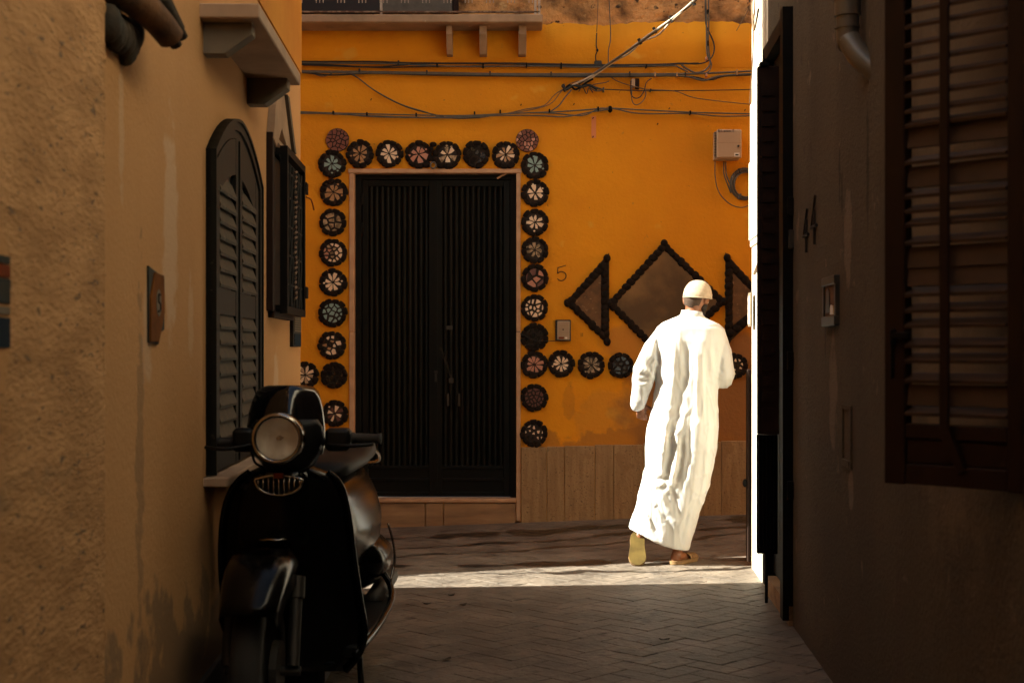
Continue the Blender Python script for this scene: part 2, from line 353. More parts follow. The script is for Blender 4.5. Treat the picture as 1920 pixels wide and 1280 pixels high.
def paver_mesh(mb, p, rnd):
    Y, X, w, h, k = p; g = .0018; c = .003
    a0, a1 = w/2-g, h/2-g; tz = rnd.uniform(-.001, .0012); tx, ty = rnd.uniform(-.006, .006), rnd.uniform(-.006, .006); rot = rnd.uniform(-.01, .01)
    v = []
    for (ins, z) in ((0, -.02), (0, .001), (c, .003)):
        for sx, sy in ((-1, -1), (1, -1), (1, 1), (-1, 1)):
            lx, ly = sx*(a0-ins), sy*(a1-ins); lx, ly = lx-ly*rot, ly+lx*rot
            x_, y_ = X+lx*c45-ly*s45, Y+lx*s45+ly*c45
            v.append((x_, y_, ground(x_, y_)+z+tz+lx*tx+ly*ty))
    f = [(8, 9, 10, 11)]
    for r in (0, 4):
        for i in range(4): f.append((r+i, r+(i+1) % 4, r+4+(i+1) % 4, r+4+i))
    mb.add(v, f)
rnd = random.Random(3)
for p in near:
    mb = MB(); paver_mesh(mb, p, rnd); mb.build('paver', 'paver', gr)
mb = MB()
for p in far_+rest: paver_mesh(mb, p, rnd)
mb.build('paver_field', 'paver', gr, kind='stuff')

# ------------------------------------------------------------------ the orange house at the end
oh = thing('orange_house', 'orange painted house with black metal double door facing down the alley', 'house', (0, YW, 0))
DX0, DX1, DT, DB = WX(665), WX(968), WZ(324), WZ(934)
ZP = WZ(56)
mb = MB()
mb.box(-8, WX(655), YW, YW+.35, -.4, ZP); mb.box(WX(976), 9, YW, YW+.35, -.4, ZP)
mb.box(WX(655), WX(976), YW, YW+.35, WZ(317), ZP); mb.box(WX(655), WX(976), YW+.03, YW+.35, -.4, WZ(940))
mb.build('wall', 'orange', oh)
# bare masonry above, with an uneven face; the paint's ragged top edge lies over it
nx, nz_ = 200, 70
v = []
for k in range(nz_+1):
    for i in range(nx+1):
        x = -8+17*i/nx if False else -3+8*i/nx; z = ZP-.10+1.6*(k/nz_)
        d = .05*mnoise.fractal(Vector((x*3, 1.7, z*3)), 1.0, 2.0, 4)+.02*mnoise.noise(Vector((x*14, 3, z*14)))
        v.append((x, YW+.008-d*.5-.004, z))
mb = MB(); mb.add(v, [(k*(nx+1)+i, k*(nx+1)+i+1, (k+1)*(nx+1)+i+1, (k+1)*(nx+1)+i) for k in range(nz_) for i in range(nx)])
mb.build('bare_masonry', 'raw', oh, smooth='all')
mb = MB(); mb.box(-8, 9, YW+.06, YW+.4, ZP+.001, 8.6); mb.build('upper_wall', 'raw', oh)
xs_ = [-3+.03*i for i in range(267)]
top = [(x, ZP+.03+.035*mnoise.fractal(Vector((x*2.1, .3, 0)), 1, 2, 4)+.018*mnoise.noise(Vector((x*17, 0, 0)))+(.02 if x > .3 else 0)) for x in xs_]
mb = MB(); k = len(top)
v = [(x, YW-.026, ZP-.16) for x, z in top]+[(x, YW-.026, z) for x, z in top]+[(x, YW+.03, z) for x, z in top]+[(x, YW-.002, ZP-.30) for x, z in top]
mb.add(v, [(i, i+1, k+i+1, k+i) for i in range(k-1)]+[(k+i, k+i+1, 2*k+i+1, 2*k+i) for i in range(k-1)]+[(3*k+i, 3*k+i+1, i+1, i) for i in range(k-1)])
mb.build('ragged_paint_edge', 'orange', oh, smooth='all')
# door surround
mb = MB(); mb.box(WX(653), WX(978), YW-.02, YW+.14, WZ(325), WZ(317), .004); mb.build('lintel', 'marble', oh)
for a, b in ((655, 664), (968, 976)):
    for z0, z1 in ((WZ(976 if a > 800 else 986), WZ(622)), (WZ(621), WZ(325.5))):
        mb = MB(); mb.box(WX(a), WX(b), YW-.016, YW+.14, z0 if z1 < WZ(500) else z0, z1, .003); mb.build('jamb', 'marble', oh)
mb = MB(); mb.box(WX(664.5), WX(967.5), YW-.022, YW+.12, WZ(941), WZ(934.5), .004); mb.build('threshold', 'marble', oh)
for a, b in ((560, 655), (664.5, 713), (714, 797), (798, 830.5), (831.5, 967)):
    mb = MB(); mb.box(WX(a), WX(b), YW-.012+random.uniform(-.003, .003), YW+.031, -.25, WZ(942.5), .005); mb.build('plinth_stone', 'plinth', oh)
# travertine dado
edges = [977, 1025, 1058, 1115, 1150, 1205, 1262, 1318, 1352, 1410, 1470, 1530, 1590, 1700]
for a, b in zip(edges[:-1], edges[1:]):
    yt = 838-13*(a-977)/430+random.uniform(-.6, .6)
    mb = MB(); mb.box(WX(a)+.0012, WX(b)-.0012, YW-.022+random.uniform(-.003, .003), YW+.01, -.2, WZ(yt), .004)
    mb.build('dado_slab', 'travertine', oh)
# left dado (behind the scooter)
# double door
dr = MB(); yd = YW+.09
dr.box(DX0, DX1, yd+.05, yd+.06, DB, DT)
for a, b, c, d in ((664.5, 676, 324, 934), (957, 968, 324, 934), (676, 957, 324, 334)): dr.box(WX(a), WX(b), yd-.012, yd+.049, WZ(d), WZ(c))
door = dr.build('door', 'door', oh, label='black ribbed metal double door with chain and padlock')
for (a, b) in ((677, 815), (817, 956)):
    l = MB()
    for (x0, x1, y0, y1) in ((a, a+11, 335, 932), (b-12, b, 335, 932), (a+11, b-12, 335, 347), (a+11, b-12, 874, 881), (a+11, b-12, 898, 903), (a+11, b-12, 924, 932)):
        l.box(WX(x0), WX(x1), yd, yd+.035, WZ(y1), WZ(y0), .003)
    l.box(WX(a+11), WX(b-12), yd+.018, yd+.034, WZ(924), WZ(881))
    l.build('door_leaf', 'door', door)
    n = 11; w = (b-12-a-11)/n
    for i in range(n):
        cx = WX(a+11+w*(i+.5)); hw = w/F*YW*.5*.86; z0, z1 = WZ(874), WZ(347)
        prof = [(cx-hw, yd+.034)]+[(cx+hw*math.cos(t), yd+.034-.022*math.sin(t)) for t in [PI*.85, PI*.65, PI*.5, PI*.35, PI*.15]]+[(cx+hw, yd+.034)]
        mb = MB(); mb.prism(prof, z0, z1, ax=2); mb.build('rib', 'door', door, smooth=True)
mb = MB(); mb.box(WX(813), WX(819), yd-.008, yd+.003, WZ(930), WZ(336)); mb.build('meeting_strip', 'door', door)
for y in (360, 415):
    mb = MB(); mb.box(WX(674), WX(680), yd-.02, yd-.001, WZ(y+22), WZ(y), .002); mb.build('hinge', 'door', door)
# chain and padlock
ch = MB()
cp = [P(826+1.5*i+1.0*math.sin(i), 652+4.2*i, YW+.055) for i in range(14)]
for i, p in enumerate(cp[:-1]):
    q = cp[i+1]; c = (p+q)/2; d = (q-p).normalized(); s_ = Vector((0, 1, 0)) if i % 2 else Vector((1, 0, .2)); L_ = (q-p).length*.68
    ring = [c+d*(L_*math.cos(t))+s_*(.007*math.sin(t)) for t in [2*PI*j/8 for j in range(9)]]
    ch.tube(ring, .0022, 5, cap=False)
ch.build('chain', 'dullmetal', door)
mb = MB(); c = cp[-1]; mb.box(c.x-.02, c.x+.02, c.y-.012, c.y+.012, c.z-.05, c.z-.008, .004); mb.build('padlock', 'dullmetal', door)
for x in (839, 860):
    mb = MB(); mb.box(WX(x-2), WX(x+2), yd-.018, yd-.001, WZ(762), WZ(738), .002); mb.build('handle', 'dullmetal', door)
mb = MB(); mb.tube([P(932, 335, YW), P(942, 329, YW), P(951, 326, YW)], [.008, .007, .003], 5); mb.build('bent_twig', 'tanglaze', door)
for (x0, y0, x1, y1) in ((814, 700, 818, 716), (813, 695, 820, 699), (836, 610, 848, 618)):
    mb = MB(); mb.box(WX(x0), WX(x1), yd-.0115, yd-.0085, WZ(y1), WZ(y0)); mb.build('worn_patch', 'dullmetal', door)
# balcony
bs = MB(); BY = 10.93
def BX(x): return (x-960)/F*BY
def BZ(y): return CH+(655-y)/F*BY
bs.box(BX(470), BX(1018), BY, YW+.05, BZ(42), BZ(27), .008)
bal = bs.build('balcony_slab', 'concrete', oh)
for x0, x1, t in ((836, 847, -3), (898, 912, 0), (971, 986, 5)):
    b = MB()
    ys0, ys1 = BY+.03, YW+.02; z0, z1 = WZ(108), BZ(43)
    b.prism([(ys0+.06, z1), (ys0+.04, z1-.07), (ys1-.14, z0), (ys1, z0), (ys1, z1)], BX(x0)+t*.001, BX(x1)+t*.001, ax=0)
    b.build('bracket', 'concrete', bal, bevel=.004)
rail = MB(); ry = BY+.03
rail.box(BX(470), BX(1012), ry-.01, ry+.01, BZ(22.5), BZ(19.5))
rail.box(BX(470), BX(1012), ry-.01, ry+.01, BZ(22)+.92, BZ(19)+.92)
rail.build('bottom_rail', 'rust', bal)
for x in [470+40*i for i in range(14)]:
    for dx in (0, 6.5, 13):
        if x+dx < 1000:
            b = MB(); b.box(BX(x+dx+2)-.003, BX(x+dx+2)+.003, ry-.004, ry+.004, BZ(4), BZ(22)+.93); b.build('baluster', 'whiteiron', bal)
for x in (714, 1004, 1011):
    b = MB(); b.box(BX(x)-.009, BX(x)+.009, ry-.01, ry+.01, BZ(27), BZ(22)+.95); b.build('railing_post', 'whiteiron', bal)
b = MB(); b.box(WX(560), WX(713), YW-.03, YW+.05, WZ(26), 6.0); b.build('balcony_door', 'black', oh)
b = MB(); b.box(WX(716), WX(848), YW-.025, YW+.05, WZ(26), 6.0); b.build('balcony_door', 'cable_grey', oh)
b = MB(); b.box(WX(849), WX(860), YW-.032, YW+.05, WZ(26), 6.0, .003); b.build('balcony_jamb', 'brownwood', oh)
# painted 5 and faint 11
b = MB()
pts5 = [(1061, 497.5), (1046, 502), (1045.5, 513)]
b.tube([P(x, y, YW-.001) for x, y in pts5], [.0035, .0042, .0045], 5)
arc = [(1045.5, 512.5), (1050, 509.5), (1055, 509.5), (1060, 512.5), (1061.3, 517.5), (1059, 523), (1054, 526), (1049, 525.5), (1045, 522)]
b.tube(smooth_pts([P(x, y, YW-.001) for x, y in arc], 3), .0040, 5)
b.build('painted_number', 'ink5', oh, label='hand painted black figure 5')
b = MB()
for x in (1089.5, 1092.5): b.box(WX(x)-.0016, WX(x)+.0016, YW-.002, YW+.001, WZ(631), WZ(624))
b.build('faint_mark', 'ink5', oh)
b = MB(); b.box(WX(1109), WX(1117.5), YW-.003, YW+.01, WZ(259), WZ(218)); b.build('plaster_strip', 'salmonstrip', oh)
# nails and hooks in the orange wall
b = MB()
for x, y in ((697, 186), (978, 196), (1234, 232), (1256, 203), (1398, 206), (1077, 195), (1131, 168), (1113, 221), (1113, 256)):
    b.tube([P(x, y, YW-.001), P(x-.5, y-.5, YW-.03), P(x-2, y+2, YW-.035)], .0035, 5)
b.build('wall_hooks', 'iron', oh)

# ------------------------------------------------------------------ left: plastered house
ph = thing('plastered_house', 'tan plastered house along the left of the alley with arched green shutters', 'house', tuple(LF(5.8, 0, 0)))
def plan(mb, pts, z0, z1): mb.prism(pts, z0, z1, ax=2)
a, b_ = LF(3.56, 0, 0), LF(8.0, 0, 0)
mb = MB(); plan(mb, [(a.x, a.y), (b_.x, b_.y), (-7, 8.0-5.8*.10), (-7, 3.5)], -.3, 2.895); mb.build('wall', 'tan', ph)
mb = MB(); a, b_ = LF(3.56, .006, 0), LF(8.006, .006, 0); plan(mb, [(a.x, a.y), (b_.x, b_.y), (-7, 8.006-5.8*.10), (-7, 3.5)], 2.90, 5.45)
uw = mb.build('upper_wall', 'yellow', ph)
mb = MB(LF); mb.box(3.57, 5.35, -.02, .009, 2.88, 5.45); mb.build('wall_face', 'tan', ph)
# skirting
mb = MB(LF); mb.box(3.57, 8.0, -.01, .018, -.05, .21, .004); mb.build('skirting', 'skirt', ph)
# little roof slab with brackets
mb = MB(LF); mb.box(4.91, 6.17, -.02, .205, 2.495, 2.545, .004); sb = mb.build('window_hood', 'slab', ph)
for u0, u1 in ((4.98, 5.06), (6.0, 6.09)):
    mb = MB(LF); prof = [(-.01, 2.494), (.17, 2.494), (.17, 2.455), (.075, 2.385), (-.01, 2.385)]
    mb.prism(prof, u0, u1, ax=0); mb.build('bracket', 'grey_slab', ph, bevel=.003)
# arched shuttered window
U0, U1, ZB = 5.03, 6.24, .905
def arch(u, ins=0):
    um = (U0+U1)/2; h = (U1-U0)/2; t = (u-um)/h
    return 2.255-.175*t*t-.02*abs(t)-ins
NA = 16
def frame_ring(mb, d, n0, n1):
    us = [U0+(U1-U0)*i/NA for i in range(NA+1)]
    outer = [(U0, ZB)]+[(u, arch(u)) for u in us]+[(U1, ZB)]
    inner = [(U0+d, ZB)]+[(min(max(u, U0+d), U1-d), arch(min(max(u, U0+d), U1-d), d)) for u in us]+[(U1-d, ZB)]
    k = len(outer)
    v = [(u, n0, z) for u, z in outer]+[(u, n1, z) for u, z in outer]+[(u, n0, z) for u, z in inner]+[(u, n1, z) for u, z in inner]
    f = []
    for i in range(k-1):
        f += [(k+i, k+i+1, 3*k+i+1, 3*k+i), (i, i+1, k+i+1, k+i), (2*k+i, 2*k+i+1, 3*k+i+1, 3*k+i)]
    f += [(0, k, 3*k, 2*k), (k-1, 2*k-1, 4*k-1, 3*k-1)]
    mb.add(v, f)
mb = MB(LF); frame_ring(mb, .045, -.01, .030)
wf = mb.build('window', 'greenwood', ph)
mb = MB(LF); frame_ring(mb, .075, -.01, .020); mb.build('inner_frame', 'greenwood', wf)
mb = MB(LF); frame_ring(mb, .012, .029, .038); mb.build('arch_bead', 'greenwood', wf)
mb = MB(LF); mb.box(U0+.05, U1-.05, -.01, .003, ZB, 2.02); mb.build('dark_backing', 'black', wf)
um = (U0+U1)/2
slats = []
for (a, b_) in ((U0+.075, um-.004), (um+.004, U1-.075)):
    mb = MB(LF); st = .075
    def az(u): return arch(u, .078)
    # stiles and curved top rail
    for (p, q) in ((a, a+st), (b_-st, b_)):
        mb.prism([(p, ZB+.005), (q, ZB+.005), (q, az(q)), ((p+q)/2, az((p+q)/2)), (p, az(p))], .004, .024)
    us = [a+st+(b_-a-2*st)*i/6 for i in range(7)]
    mb.prism([(u, az(u)) for u in us]+[(u, az(u)-.14) for u in us[::-1]], .004, .023)
    for z0, z1 in ((ZB+.005, ZB+.11), (1.48, 1.575)): mb.box(a+st, b_-st, .004, .0225, z0, z1)
    mb.build('shutter_leaf', 'greenwood', wf)
    # louvres
    sl_u0, sl_u1 = a+st, b_-st
    for (z0, z1) in ((ZB+.11, 1.48), (1.575, 2.04)):
        n = round((z1-z0)/.058); p = (z1-z0)/n
        for i in range(n+3):
            zc = z0+p*(i+.5)
            if zc > z1 and z1 < 1.9: break
            if zc > az(sl_u0 if a < um-.3 else sl_u1)-.15: 
                if zc > arch(um if False else (sl_u0+sl_u1)/2, .078)-.16: break
            mb = MB(LF); h = p*.62
            mb.prism([(.004, zc+h), (.008, zc+h+.003), (.029, zc-h+.020), (.025, zc-h+.010)], sl_u0, sl_u1, ax=0)
            mb.build('slat', 'slatwood', wf)
mb = MB(LF); mb.box(um-.02, um+.02, .0245, .031, ZB+.01, arch(um, .085)); mb.build('cover_strip', 'greenwood', wf)
mb = MB(LF); mb.box(U0-.05, U1+.2, -.02, .085, .868, .900, .004); mb.build('window_sill', 'slab', ph)
# pointed ornament over the grille, caged window
mb = MB(LF)
mb.prism([(6.60, 2.33), (6.68, 2.50), (6.98, 2.66), (7.36, 2.34), (7.30, 2.30), (6.9, 2.42), (6.7, 2.30)], -.01, .035); mb.prism([(6.62, 2.28), (6.66, 2.36), (7.34, 2.36), (7.38, 2.28)], -.01, .028)
mb.build('window_pediment', 'concrete', ph, bevel=.004)
mb = MB(LF); mb.prism([(6.98, 2.60), (7.06, 2.60), (7.36, 2.36), (7.28, 2.36)], .036, .052); mb.build('pediment_bar', 'skirt', ph)
mb = MB(LF)
for a4 in ((6.60, 6.66, -.01, .030, 1.53, 2.36), (7.42, 7.50, -.01, .03, 1.53, 2.34), (6.66, 7.42, -.01, .03, 2.28, 2.34), (6.66, 7.42, -.01, .03, 1.50, 1.56)): mb.box(*a4, .003)
cw = mb.build('caged_window', 'brownwood', ph)
mb = MB(LF); mb.box(6.66, 7.42, -.01, .004, 1.56, 2.28); mb.build('dark_pane', 'black', cw)
mb = MB(LF)   # cage: a frame standing proud of the wall, crossed by wavy bars
for a4 in ((6.70, 6.74, .05, .085, 1.52, 2.31), (7.44, 7.48, .05, .085, 1.52, 2.31), (6.74, 7.44, .05, .085, 2.275, 2.31), (6.74, 7.44, .05, .085, 1.52, 1.555), (6.70, 6.72, .0, .05, 1.53, 1.56), (6.70, 6.72, .0, .05, 2.27, 2.30)): mb.box(*a4)
mb.build('cage_frame', 'iron', cw)
for i in range(9):
    mb = MB(LF); u = 6.79+.075*i
    mb.tube([(u+.016*math.sin(z*26+i*2.2), .068, z) for z in [1.55+.035*k for k in range(21)]], .0085, 5); mb.build('wavy_bar', 'iron', cw)
for z in (1.66, 1.80, 1.94, 2.08, 2.20):
    mb = MB(LF); mb.box(6.74, 7.44, .062, .072, z, z+.010); mb.build('cross_bar', 'iron', cw)
mb = MB(LF)
for i in range(26): mb.tube([(7.06+.02*math.sin(i*1.9), .078, 1.60+.025*i), (7.09+.02*math.cos(i), .082, 1.612+.025*i)], .006, 5)
mb.build('gilt_flakes', 'rust', cw)
for z in (1.62, 2.17):
    mb = MB(LF); mb.box(7.47, 7.56, .07, .092, z, z+.06, .003); mb.build('cage_hinge', 'iron', cw)
# ------------------------------------------------------------------ left foreground: rough stucco house
mb = MB(); a, b_ = LF(-7, .012, 0), LF(3.555, .012, 0)
plan(mb, [(a.x, a.y), (b_.x, b_.y), (-7, 3.45), (-7, -7)], -.3, 5.3)
rh = mb.build('stucco_house', 'rough', None); tag(rh, 'house with coarse pitted stucco at the left edge of the picture', 'house')
mb = MB(LF); rg = random.Random(8)
for k in range(150):
    z = rg.uniform(-.05, 3.2); a_, b2, c_ = rg.uniform(.006, .022), rg.uniform(.006, .011), rg.uniform(.006, .030)
    mb.loft(uvsphere((3.555+rg.uniform(-.012, .006), .004, z), (a_, b2, c_), 7, 5))
mb.build('ragged_stucco_edge', 'rough', rh, smooth='all', kind='stuff')
# ------------------------------------------------------------------ right house
rho = thing('brown_house', 'shaded dusty brown house along the right of the alley', 'house', tuple(RF(6.0, 0, 0)))
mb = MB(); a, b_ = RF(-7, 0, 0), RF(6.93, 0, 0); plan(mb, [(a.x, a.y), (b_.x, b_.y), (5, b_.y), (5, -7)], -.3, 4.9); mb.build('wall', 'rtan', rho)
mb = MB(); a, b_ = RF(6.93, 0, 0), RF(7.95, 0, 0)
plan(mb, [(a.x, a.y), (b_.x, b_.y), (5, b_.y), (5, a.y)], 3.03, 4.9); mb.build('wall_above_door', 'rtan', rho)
mb = MB(); a, b_ = RF(6.93, -.18, 0), RF(7.95, -.18, 0); plan(mb, [(a.x, a.y), (b_.x, b_.y), (5, b_.y), (5, a.y)], -.3, 3.03); mb.build('doorway_back', 'black', rho)
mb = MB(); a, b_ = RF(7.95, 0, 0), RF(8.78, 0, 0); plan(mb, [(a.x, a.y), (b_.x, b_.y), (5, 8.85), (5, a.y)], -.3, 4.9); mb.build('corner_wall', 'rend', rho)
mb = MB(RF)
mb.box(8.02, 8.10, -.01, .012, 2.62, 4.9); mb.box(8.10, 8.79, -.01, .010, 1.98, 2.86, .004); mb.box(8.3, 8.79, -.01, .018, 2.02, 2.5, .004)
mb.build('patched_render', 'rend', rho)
mb = MB(RF); mb.box(-7, 5.3, -.02, .025, 3.45, 4.9); mb.build('bounce_strip', 'rend', rho)  # unseen pale strip added high up to bounce sun onto the left wall
# iron door in the right wall
mb = MB(RF)
mb.box(6.93, 7.03, -.17, .05, .03, 3.02); mb.box(7.87, 7.95, -.17, .03, .05, 3.02); mb.box(7.03, 7.87, -.17, .03, 2.94, 3.02)
idr = mb.build('iron_door', 'iron', rho, label='black iron door with mesh screen beside the sunlit corner')
mb = MB(RF); mb.box(7.04, 7.86, -.04, -.02, .12, 2.93); mb.build('door_sheet', 'iron', idr)
mb = MB(RF)
for k in range(34): mb.box(7.06, 7.46, -.012, -.004, .32+.045*k, .332+.045*k)
for k in range(9): mb.box(7.06+.05*k, 7.066+.05*k, -.010, -.002, .32, 1.84)
mb.build('mesh_screen', 'dullmetal', idr, kind='stuff')
for z in (.62, 1.25, 2.0):
    mb = MB(RF); mb.box(6.905, 6.935, .0, .03, z, z+.09, .003); mb.build('door_hinge', 'iron', idr)
mb = MB(RF); mb.box(6.93, 7.9, -.15, .02, -.02, .10); mb.build('door_step', 'plinth', rho)
mb = MB(RF); mb.box(6.900, 6.925, -.005, .025, 1.84, 1.93, .002); mb.build('bell_plate', 'dimframe', rho)
# outer louvred leaf folded out square to the wall
def fold(y0, y1, n0, n1, z0, z1, nm, m_, par, ch=0):
    mb = MB(RF); mb.box(y0, y1, n0, n1, z0, z1, ch); return mb.build(nm, m_, par)
lf = fold(7.46, 7.50, .0, .112, .905, 2.835, 'folded_leaf', 'brownwood', rho, .003)
for k in range(22): fold(7.45, 7.46, .025, .09, 1.0+.08*k, 1.045+.08*k, 'louvre', 'brownwood', lf)
fold(7.46, 7.49, .07, .085, 2.835, 2.875, 'top_pin', 'iron', lf); fold(7.44, 7.51, .055, .10, 2.836, 2.855, 'top_pin', 'iron', lf)
gl = fold(7.52, 7.56, .0, .108, .27, .90, 'lower_grille', 'iron', rho, .003)
for k in range(5): fold(7.5, 7.52, .014+.02*k, .022+.02*k, .30, .89, 'bar', 'iron', gl)
mb = MB(); x0 = P(1437, 655, 7.53).x; mb.tube([(x0, 7.53, .01), (x0, 7.53, .70)], .009, 6); mb.tube([(x0, 7.53, .70), (x0+.015, 7.55, .72), (x0+.03, 7.56, .72)], .008, 6); mb.build('drop_bolt', 'iron', gl)
mb = MB(RF); mb.box(8.02, 8.05, .001, .03, .38, .60, .004); mb.build('pull_handle', 'iron', rho)
# black sprayed-on 44 in iron figures
def fig4(u, z, s_, dn):
    mb = MB(RF)
    mb.tube([(u-.035, .006, z+.105*s_), (u+.075, .006, z-.01)], .0055, 5)     # slanting stroke
    mb.tube([(u+.08, .006, z-.012), (u-.075, .006, z-.012)], .0075, 5)
    mb.tube([(u-.01, .006, z+.06), (u-.01, .006, z-.09)], .006, 5)
    return mb.build('house_number', 'ink', rho, label='black figure 4 on the brown wall')
fig4(6.47, 1.88, 1.0, 0); fig4(6.23, 1.90, 1.15, 0)
# recessed meter niche
mb = MB(RF)
for q in ((5.32, 5.35, -.01, .007, .90, 1.14), (5.50, 5.53, -.01, .007, .90, 1.14), (5.35, 5.50, -.01, .007, 1.12, 1.14), (5.35, 5.50, -.01, .009, .90, .93)): mb.box(*q)
mb.build('meter_frame', 'rtan', rho, bevel=.003)
# drainpipe
dp = MB(RF)
dp.tube(smooth_pts([(5.10, .055, 4.85), (5.10, .055, 3.2), (5.10, .055, 2.52), (5.09, .05, 2.455), (5.03, .012, 2.37), (4.98, -.04, 2.31)], 4), .041, 14)
pp = dp.build('drainpipe', 'pipe', rho, smooth=True)
mb = MB(RF); mb.tube([(5.10, .055, 2.545), (5.10, .055, 2.60)], .047, 14); mb.tube([(5.10, .055, 2.60), (5.10, .055, 2.612)], .050, 14); mb.tube([(5.10, .055, 2.50), (5.10, .055, 2.507)], .0455, 14); mb.build('pipe_collar', 'pipe', pp, smooth=True)
# open louvred shutter, hinged on the near side and swung out from the wall
A0 = Vector((.912, 3.45, 0)); D = Vector((.68, -.733, 0)).normalized(); NN = Vector((D.y, -D.x, 0))   # NN points to the camera side
def SF(s, t, z): return A0+D*s+NN*t+Vector((0, 0, z))
def sh(s0, s1, t0, t1, z0, z1, nm, par=None, m_='brownwood', ch=.003):
    mb = MB(SF); mb.box(s0, s1, t0, t1, z0, z1, ch); return mb.build(nm, m_, par)
ws = sh(0, .056, -.018, .018, 1.028, 2.6, 'window_shutter', rho); ws['label'] = 'open red-brown louvred shutter swung out from the wall'
sh(.318, .358, -.018, .018, 1.028, 2.6, 'stile', ws)
def zs(y, s): return CH+(655-y)/F*(3.45-.733*s)
sh(.057, .317, -.016, .016, 1.030, zs(868, .06), 'bottom_rail', ws); sh(.057, .317, -.010, .010, zs(867, .06), zs(822, .06), 'bottom_panel', ws); sh(.057, .317, -.016, .016, zs(821, .06), zs(793, .06), 'lower_rail', ws)
sh(.057, .317, -.016, .016, 2.5, 2.6, 'top_rail', ws)
lv = [(22, 0), (50, 0), (84, 0), (115, 0), (145, 0), (178, 0), (208, 0), (234, 0), (260, 1), (303, 0), (334, 1), (366, 0), (394, 0), (419, 0), (453, 0), (484, 1), (518, 1), (549, 0), (579, 0), (607, 0), (644, 0), (672, 0), (709, 0), (740, 1), (770, 0)]
zz = zs(22, .06)
for y, closed in [(22-31*(k+1), 0) for k in range(9)]+lv:
    z = zs(y, .06)
    if z > 2.49: continue
    mb = MB(SF)
    if closed: prof = [(-.006, z+.024), (0.002, z+.026), (.010, z-.024), (.002, z-.026)]
    else: prof = [(-.022, z+.006), (-.020, z+.014), (.021, z-.003), (.019, z-.011)]
    mb.prism(prof, .058, .316, ax=0); mb.build('slat', 'brownslat', ws)
sh(.155, .180, .022, .032, 1.15, 2.5, 'tilt_rod', ws); 
mb = MB(SF); mb.prism([(.150, 1.165), (.178, 1.17), (.222, 1.075), (.205, 1.065)], .020, .034); mb.build('loose_catch', 'brownwood', ws)
sh(.022, .036, .018, .030, 1.36, 1.40, 'latch', ws, 'iron'); sh(.03, .075, .022, .030, 1.375, 1.392, 'latch', ws, 'iron'); sh(.022, .030, .018, .028, 1.28, 1.37, 'latch', ws, 'iron')
# window opening behind, in the wall nearer the camera
mb = MB(RF); mb.box(2.05, 3.12, -.01, .02, 1.0, 2.65); mb.build('window_frame', 'brownwood', rho)
mb = MB(RF); mb.box(2.1, 3.07, .02, .024, 1.05, 2.6); mb.build('window_pane', 'smoke', rho)

# ------------------------------------------------------------------ out of frame: street-end house, and masses added to cut sun and limit light
mb = MB(); zmax = 11
ye = lambda z: 7.31+.351*z  # slanted edge of the added wall, set to shape the shadow line
mb.prism([(ye(-.3)+.0, -.3), (13.5, -.3), (13.5, 14), (ye(14), 14)], -4.6, -4.0, ax=0)
nb = mb.build('sun_cut_wall', 'tan', None); tag(nb, 'unseen slant-edged wall added out of frame to the left to cut the sun into a strip', 'house')
mb = MB(); mb.box(-3.0, 3.0, -9.0, -7.2, -.3, 6); eb = mb.build('alley_end_blocker', 'tan', None); tag(eb, 'unseen block added behind the camera to limit the light in the alley', 'house')  # added out of view to keep light out of the alley
mb = MB(); mb.box(9.2, 10, 5.0, 13, -.3, 6); eb = mb.build('side_street_house', 'tan', None); tag(eb, 'plastered house at the right end of the side street, out of frame', 'house')
# far corner: timber door leaf standing ajar on the corner with a knob
mb = MB(); 
x0, x1 = P(1400.5, 0, 8.86).x, P(1408, 0, 8.86).x
mb.box(x0, x1, 8.84, 8.90, .03, CH+(655-692)/F*8.86, .004)
cdr = mb.build('open_door_leaf', 'brownwood', None); tag(cdr, 'edge of a dark timber door standing open at the sunlit corner', 'door')
mb = MB(); mb.box(x1, x1+.012, 8.835, 8.90, .03, 1.20, .003); mb.build('door_edge', 'panel', cdr)
mb = MB(); c = P(1397, 905, 8.86); mb.loft(uvsphere(c, (.016, .02, .026), 10, 6)); mb.tube([c, c+Vector((.03, 0, 0))], .008, 6); mb.build('knob', 'iron', cdr, smooth=True)
# ================================================================== MOSAICS ON THE ORANGE WALL
def clip(poly, n, d):        # keep the side n.p <= d
    out = []
    for i in range(len(poly)):
        a, b = poly[i], poly[(i+1) % len(poly)]; da, db = a[0]*n[0]+a[1]*n[1]-d, b[0]*n[0]+b[1]*n[1]-d
        if da <= 0: out.append(a)
        if (da < 0) != (db < 0):
            t = da/(da-db); out.append((a[0]+t*(b[0]-a[0]), a[1]+t*(b[1]-a[1])))
    return out
def cells(seeds, R, gap, rg):
    disc = [(R*math.cos(2*PI*i/18), R*math.sin(2*PI*i/18)) for i in range(18)]; res = []
    for i, s in enumerate(seeds):
        p = disc
        for j, q in enumerate(seeds):
            if i == j or len(p) < 3: continue
            n = (q[0]-s[0], q[1]-s[1]); L_ = math.hypot(*n); n = (n[0]/L_, n[1]/L_)
            p = clip(p, n, (n[0]*(s[0]+q[0])+n[1]*(s[1]+q[1]))/2-gap)
        if len(p) >= 3: res.append((i, p))
    return res
def simplify(p, rg):
    if len(p) > 6: idx = sorted(rg.sample(range(len(p)), 6)); p = [p[i] for i in idx]
    return p
WR = F/YW
SCF = 1/WR
